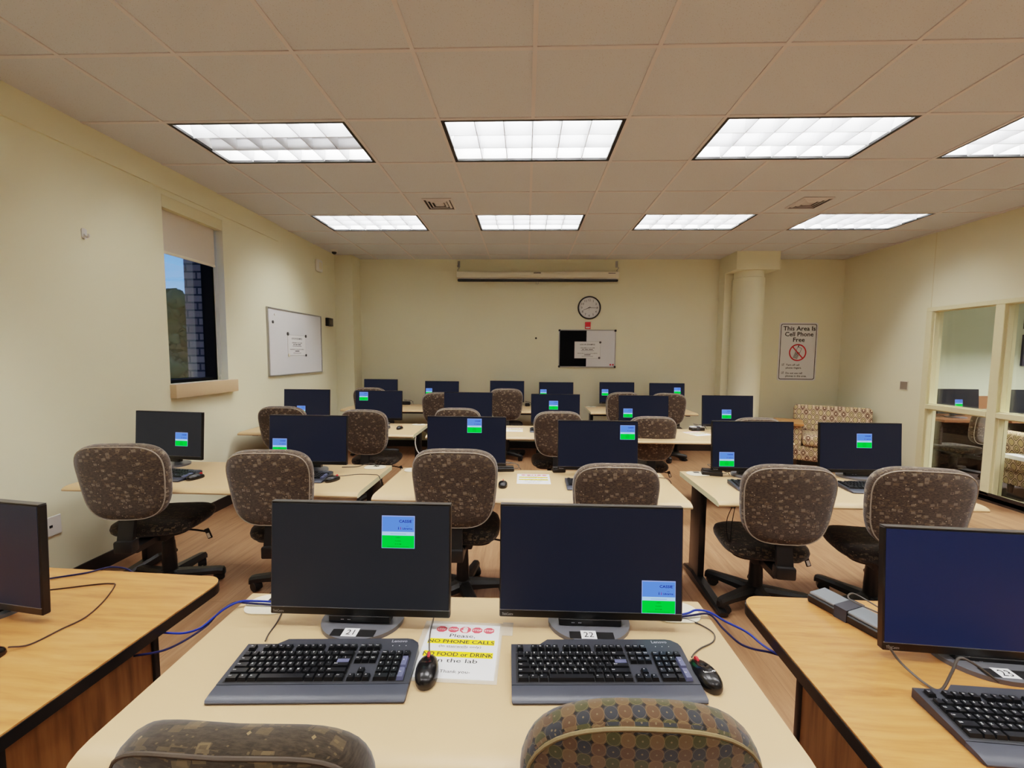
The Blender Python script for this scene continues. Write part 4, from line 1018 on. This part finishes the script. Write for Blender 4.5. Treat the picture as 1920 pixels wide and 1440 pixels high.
b = MB(); b.box((-.043, -.02, -.055), (.043, 0, .055), 'red'); b.build('body', o)
b = MB(); b.box((-.034, -.0215, -.04), (.034, -.0195, -.022), 'paper'); b.build('label_strip', o)
o = thing('notice_board', 'half black half white board below the clock', 'board', (.98, YB, 1.637))
b = MB(); b.box((-.445, -.015, -.292), (-.012, 0, .292), 'felt'); b.build('felt_half', o)
b = MB(); b.box((-.012, -.015, -.292), (.445, 0, .292), 'wboard'); b.build('dry_erase_half', o)
b = MB()
for lo, hi in (((-.456, -.024, .288), (.456, 0, .303)), ((-.456, -.03, -.303), (.456, 0, -.285)), ((-.456, -.024, -.285), (-.441, 0, .288)), ((.441, -.024, -.285), (.456, 0, .288))): b.rbox(lo, hi, .003, 'silver', 1)
b.build('frame', o)
for sx in (-1, 1):
    for sz in (-1, 1):
        b = MB(); b.rbox((sx*.445-.017, -.032, sz*.29-.017), (sx*.445+.017, -.0, sz*.29+.017), .008, 'black', 2); b.build('corner_cap', o)
login_sheet('log-in example sheet on the board below the clock', TR((.985, YB-.0155, 1.615)), .415, .270)
for x, z_, r_, m, lab in ((1.188, 1.738, .018, 'magnet', 'grey magnet at the upper right of the board sheet'), (1.176, 1.490, .018, 'magnet', 'grey magnet at the lower right of the board sheet'), (1.357, 1.382, .014, 'red', 'left of two red magnets at the lower right of the board'), (1.397, 1.382, .014, 'red', 'right of two red magnets at the lower right of the board')):
    wmag(x, z_, r_, m, lab, True)
b = MB(); b.lathe([(.016, 0), (.016, .008), (.009, .014)], 'black', 14, TR((.158, YB, 1.80), R(90))); tag(b.build('wall_plug'), 'tiny black round plug on the back wall left of the board', 'wall plug')
o = thing('cell_phone_sign', 'white no cell phone sign on the wall right of the column', 'sign', (4.297, YB, 1.612))
b = MB(); b.prism(rrect(-.297, -.457, .297, .457, .03), 0, .006, 'paper', TR((0, 0, 0), R(90))); b.build('plate', o)
b = MB(); A = rrect(-.278, -.438, .278, .438, .03); B = rrect(-.268, -.428, .268, .428, .022); n = len(A)
b.add([(x, -.0068, z_) for x, z_ in A]+[(x, -.0068, z_) for x, z_ in B], [(k, (k+1) % n, n+(k+1) % n, n+k) for k in range(n)], 'ink')
P = lambda x, z_: TR((x, -.0072, z_), R(90))
b.text('This Area Is', .095, 'ink', P(.01, .335), 'C', True, .50); b.text('Cell Phone', .095, 'ink', P(.01, .245), 'C', True, .44); b.text('Free', .095, 'ink', P(.01, .158), 'C', True, .18)
for ln, zz_ in (('Turn off cell', -.222), ('phone ringers.', -.268), ('Do not use cell', -.352), ('phones in this area.', -.398)): b.text(ln, .042, 'ink', P(-.17, zz_), 'L', True)
for zz_ in (-.205, -.335):
    for lo, hi in (((-.235, zz_-.016), (-.232, zz_+.016)), ((-.206, zz_-.016), (-.203, zz_+.016)), ((-.235, zz_-.016), (-.203, zz_-.013)), ((-.235, zz_+.013), (-.203, zz_+.016))): b.box((lo[0], -.0074, lo[1]), (hi[0], -.0068, hi[1]), 'ink')
    b.add([(-.230, -.0075, zz_), (-.220, -.0075, zz_-.012), (-.200, -.0075, zz_+.022), (-.204, -.0075, zz_+.024), (-.220, -.0075, zz_-.004), (-.227, -.0075, zz_+.003)], [(0, 1, 2, 3, 4, 5)], 'ink')
PT = TR((.0, -.0072, -.012), 0, R(22))
def ph(x0, z0, x1, z1, m='ink', d=0): b.box((x0, -.0004-d, z0), (x1, .0003-d, z1), m, PT)
ph(-.035, -.01, -.030, .085); ph(.030, -.01, .035, .085); ph(-.035, .08, .035, .085); ph(-.035, .005, .035, .010); ph(-.035, -.095, -.030, .0); ph(.030, -.095, .035, .0); ph(-.035, -.1, .035, -.094); ph(-.035, .085, -.022, .115)
for r_ in range(4):
    for c_ in range(3): ph(-.025+.018*c_, -.088+.022*r_, -.012+.018*c_, -.074+.022*r_)
N = 40; vs = []
for rr in (.135, .115): vs += [(rr*math.cos(2*PI*k/N), -.0085, -.012+rr*math.sin(2*PI*k/N)) for k in range(N)]
b.add(vs, [(k, (k+1) % N, N+(k+1) % N, N+k) for k in range(N)], 'red'); b.box((-.009, -.0087, -.12), (.009, -.0083, .12), 'red', TR((0, 0, -.012), 0, R(-42))); b.build('print', o)
o = thing('light_switch', 'small grey-brown switch plate on the right wall', 'switch', (XR, 5.60, 1.17), R(-90))
b = MB(); b.rbox((-.06, -.008, -.06), (.06, 0, .06), .003, 'cream', 1); b.build('faceplate', o)
b = MB(); b.box((-.05, -.0095, -.05), (.05, -.0078, .05), 'switchp'); b.build('insert', o)

# ------------------------------------------------------------------ lounge furniture
def sofa(lab, loc, rz, W=1.02, tab=True, group=None, bh=.54):
    o = thing('lounge_chair', lab, 'armchair', loc, rz, group)
    D = .74
    b = MB(); b.rbox((-W/2, -D/2, .10), (W/2, D/2-.1, .30), .03, 'ogee', 2); b.build('base', o)
    b = MB(); b.rbox((-W/2+.09, -D/2-.03, .305), (W/2-.005, D/2-.2, .46), .05, 'ogee', 3); b.build('seat_cushion', o)
    b = MB(); b.rbox((-W/2, -.09, .0), (W/2, .09, bh), .05, 'ogee', 3); b.build('back_cushion', o, (0, D/2-.12, .28), (R(-10), 0, 0))
    b = MB(); b.rbox((-W/2-.06, -D/2, .10), (-W/2+.085, D/2-.12, .58), .04, 'ogee', 2); b.build('armrest', o)
    for sx in (-1, 1):
        for sy in (-1, 1): b = MB(); b.lathe([(.025, 0), (.03, .1)], 'black', 10, TR((sx*(W/2-.07), sy*(D/2-.13)-.04, 0))); b.build('foot', o)
    if tab:
        b = MB(); b.prism(rrect(-W/2-.26, -D/2-.05, -W/2+.10, D/2-.25, .05), .585, .61, 'oak'); b.build('tablet_arm', o)
        b = MB(); b.rbox((-W/2-.12, -.06, .30), (-W/2-.061, .06, .584), .01, 'wood_dark', 1); b.build('tablet_bracket', o)
    return o
sofa('lattice patterned lounge chair in the far right corner by the sign', (4.33, 5.93, 0), R(-30), .92)

# next room furniture
def carrel(x, lab):
    o = thing('study_desk', lab, 'desk', (x, 5.95, 0), 0, 'desks in the next room')
    b = MB(); b.box((-.40, -.42, .70), (.40, .38, .73), 'wood_dark'); b.build('desktop', o)
    b = MB(); b.box((-.40, .36, .73), (.40, .38, .98), 'wood_dark'); b.build('back_panel', o)
    b = MB(); b.box((-.39, .0, .06), (.39, .02, .70), 'desk_dark'); b.build('modesty_panel', o)
    for sx in (-1, 1): b = MB(); b.box((sx*.385-.012, -.38, 0), (sx*.385+.012, .36, .70), 'desk_dark'); b.build('side_panel', o)
carrel(5.84, 'brown study desk seen through the left interior pane'); carrel(6.68, 'brown study desk seen through the right interior pane')
src = first[5][0]
for x, lab, pop in ((5.835, 'monitor on the next-room desk, popup at its bottom middle', (.42, .42)), (6.69, 'second monitor on the next-room desks, partly behind the mullion', None)):
    o = dup(src)
    for c in kids(o):
        if c.name.startswith('housing'):
            for g in kids(c):
                if g.name.startswith('login_window'): bpy.data.objects.remove(g)
    finish_mon(o, ('blue', x, 5.76, 0, 0, pop, None, None, lab), .73)
for x, y, rz, lab in ((5.62, 5.56, 12, 'brown chair behind the left interior pane, at the desk'), (6.62, 5.56, 0, 'brown chair behind the right interior pane, at the desk')):
    o = dup(proto); o.location = (x, y, 0); o.rotation_euler = (0, 0, R(rz)); tag(o, lab, 'chair', 'chairs in the next room')
    for c in kids(o):
        if c.name.split('.')[0] in ('backrest', 'seat', 'seat_pan', 'tilt_mechanism', 'back_support', 'height_lever'): c.location.z -= .105 if x < 6 else .05
sofa('lattice patterned lounge chair behind the interior window', (5.78, 4.46, 0), R(90), .95, False, None, .44)
o = thing('side_table', 'narrow white side table against the lounge chair in the next room', 'table', (5.24, 4.40, 0))
b = MB(); b.prism(rrect(-.105, -.19, .105, .19, .03), .475, .515, 'white'); b.build('tabletop', o)
b = MB(); b.lathe([(.09, 0), (.09, .02), (.03, .04), (.028, .475)], 'silver', 20); b.build('pedestal', o)
for z0, z1, m, lab, c2 in ((1.99, 2.44, 'desk_dark', 'upper dark framed picture through the right interior pane', 'paper'), (1.42, 1.90, 'navyc', 'lower navy framed picture through the right interior pane', 'wall_next')):
    o = thing('framed_picture', lab, 'picture', (8.1, YB-.02, (z0+z1)/2), 0, 'pictures in the next room')
    h = (z1-z0)/2
    b = MB(); b.box((-.42, -.03, -h), (.42, 0, h), m); b.build('mat_board', o)
    b = MB(); b.box((-.34, -.034, -h*.1), (.10, -.0295, h*.75), c2); b.build('print', o)

# ------------------------------------------------------------------ world, camera, colour
wd = bpy.data.worlds.new('dusk_sky'); SC.world = wd; wd.use_nodes = True
nt = wd.node_tree; nt.nodes.clear()
tc = nt.nodes.new('ShaderNodeTexCoord'); sp = nt.nodes.new('ShaderNodeSeparateXYZ'); nt.links.new(tc.outputs['Generated'], sp.inputs[0])
rp = nt.nodes.new('ShaderNodeValToRGB'); nt.links.new(sp.outputs[2], rp.inputs[0])
rp.color_ramp.elements[0].position = .0; rp.color_ramp.elements[0].color = lin(196, 208, 228)
rp.color_ramp.elements[1].position = .35; rp.color_ramp.elements[1].color = lin(70, 130, 226)
e_ = rp.color_ramp.elements.new(.12); e_.color = lin(122, 166, 236)
bg = nt.nodes.new('ShaderNodeBackground'); nt.links.new(rp.outputs[0], bg.inputs[0]); bg.inputs[1].default_value = 1.15
ow = nt.nodes.new('ShaderNodeOutputWorld'); nt.links.new(bg.outputs[0], ow.inputs[0])

cam = bpy.data.cameras.new('camera'); co_ = bpy.data.objects.new('camera', cam); COL.objects.link(co_)
cam.sensor_fit = 'HORIZONTAL'; cam.sensor_width = 36; cam.lens = 778.6/1920*36; cam.clip_start = .05; cam.clip_end = 200
pitch, yaw, roll = .07185, -.03314, .00781
cy, sy = math.cos(yaw), math.sin(yaw)
f_ = Vector((sy*math.cos(pitch), cy*math.cos(pitch), -math.sin(pitch))); r_ = Vector((cy, -sy, 0)); u_ = r_.cross(f_)
c_, s_ = math.cos(roll), math.sin(roll); r2, u2 = r_*c_+u_*s_, -r_*s_+u_*c_
mw = Matrix(((r2.x, u2.x, -f_.x, 0), (r2.y, u2.y, -f_.y, 0), (r2.z, u2.z, -f_.z, 1.54), (0, 0, 0, 1)))
co_.matrix_world = mw; SC.camera = co_
vs_ = SC.view_settings
vs_.view_transform = 'Filmic'; vs_.look = 'Medium High Contrast'; vs_.exposure = 0.7; vs_.gamma = 1.0
SC.cycles.max_bounces = 8; SC.cycles.diffuse_bounces = 4; SC.cycles.use_denoising = True
SC.cycles.sample_clamp_indirect = 6.0
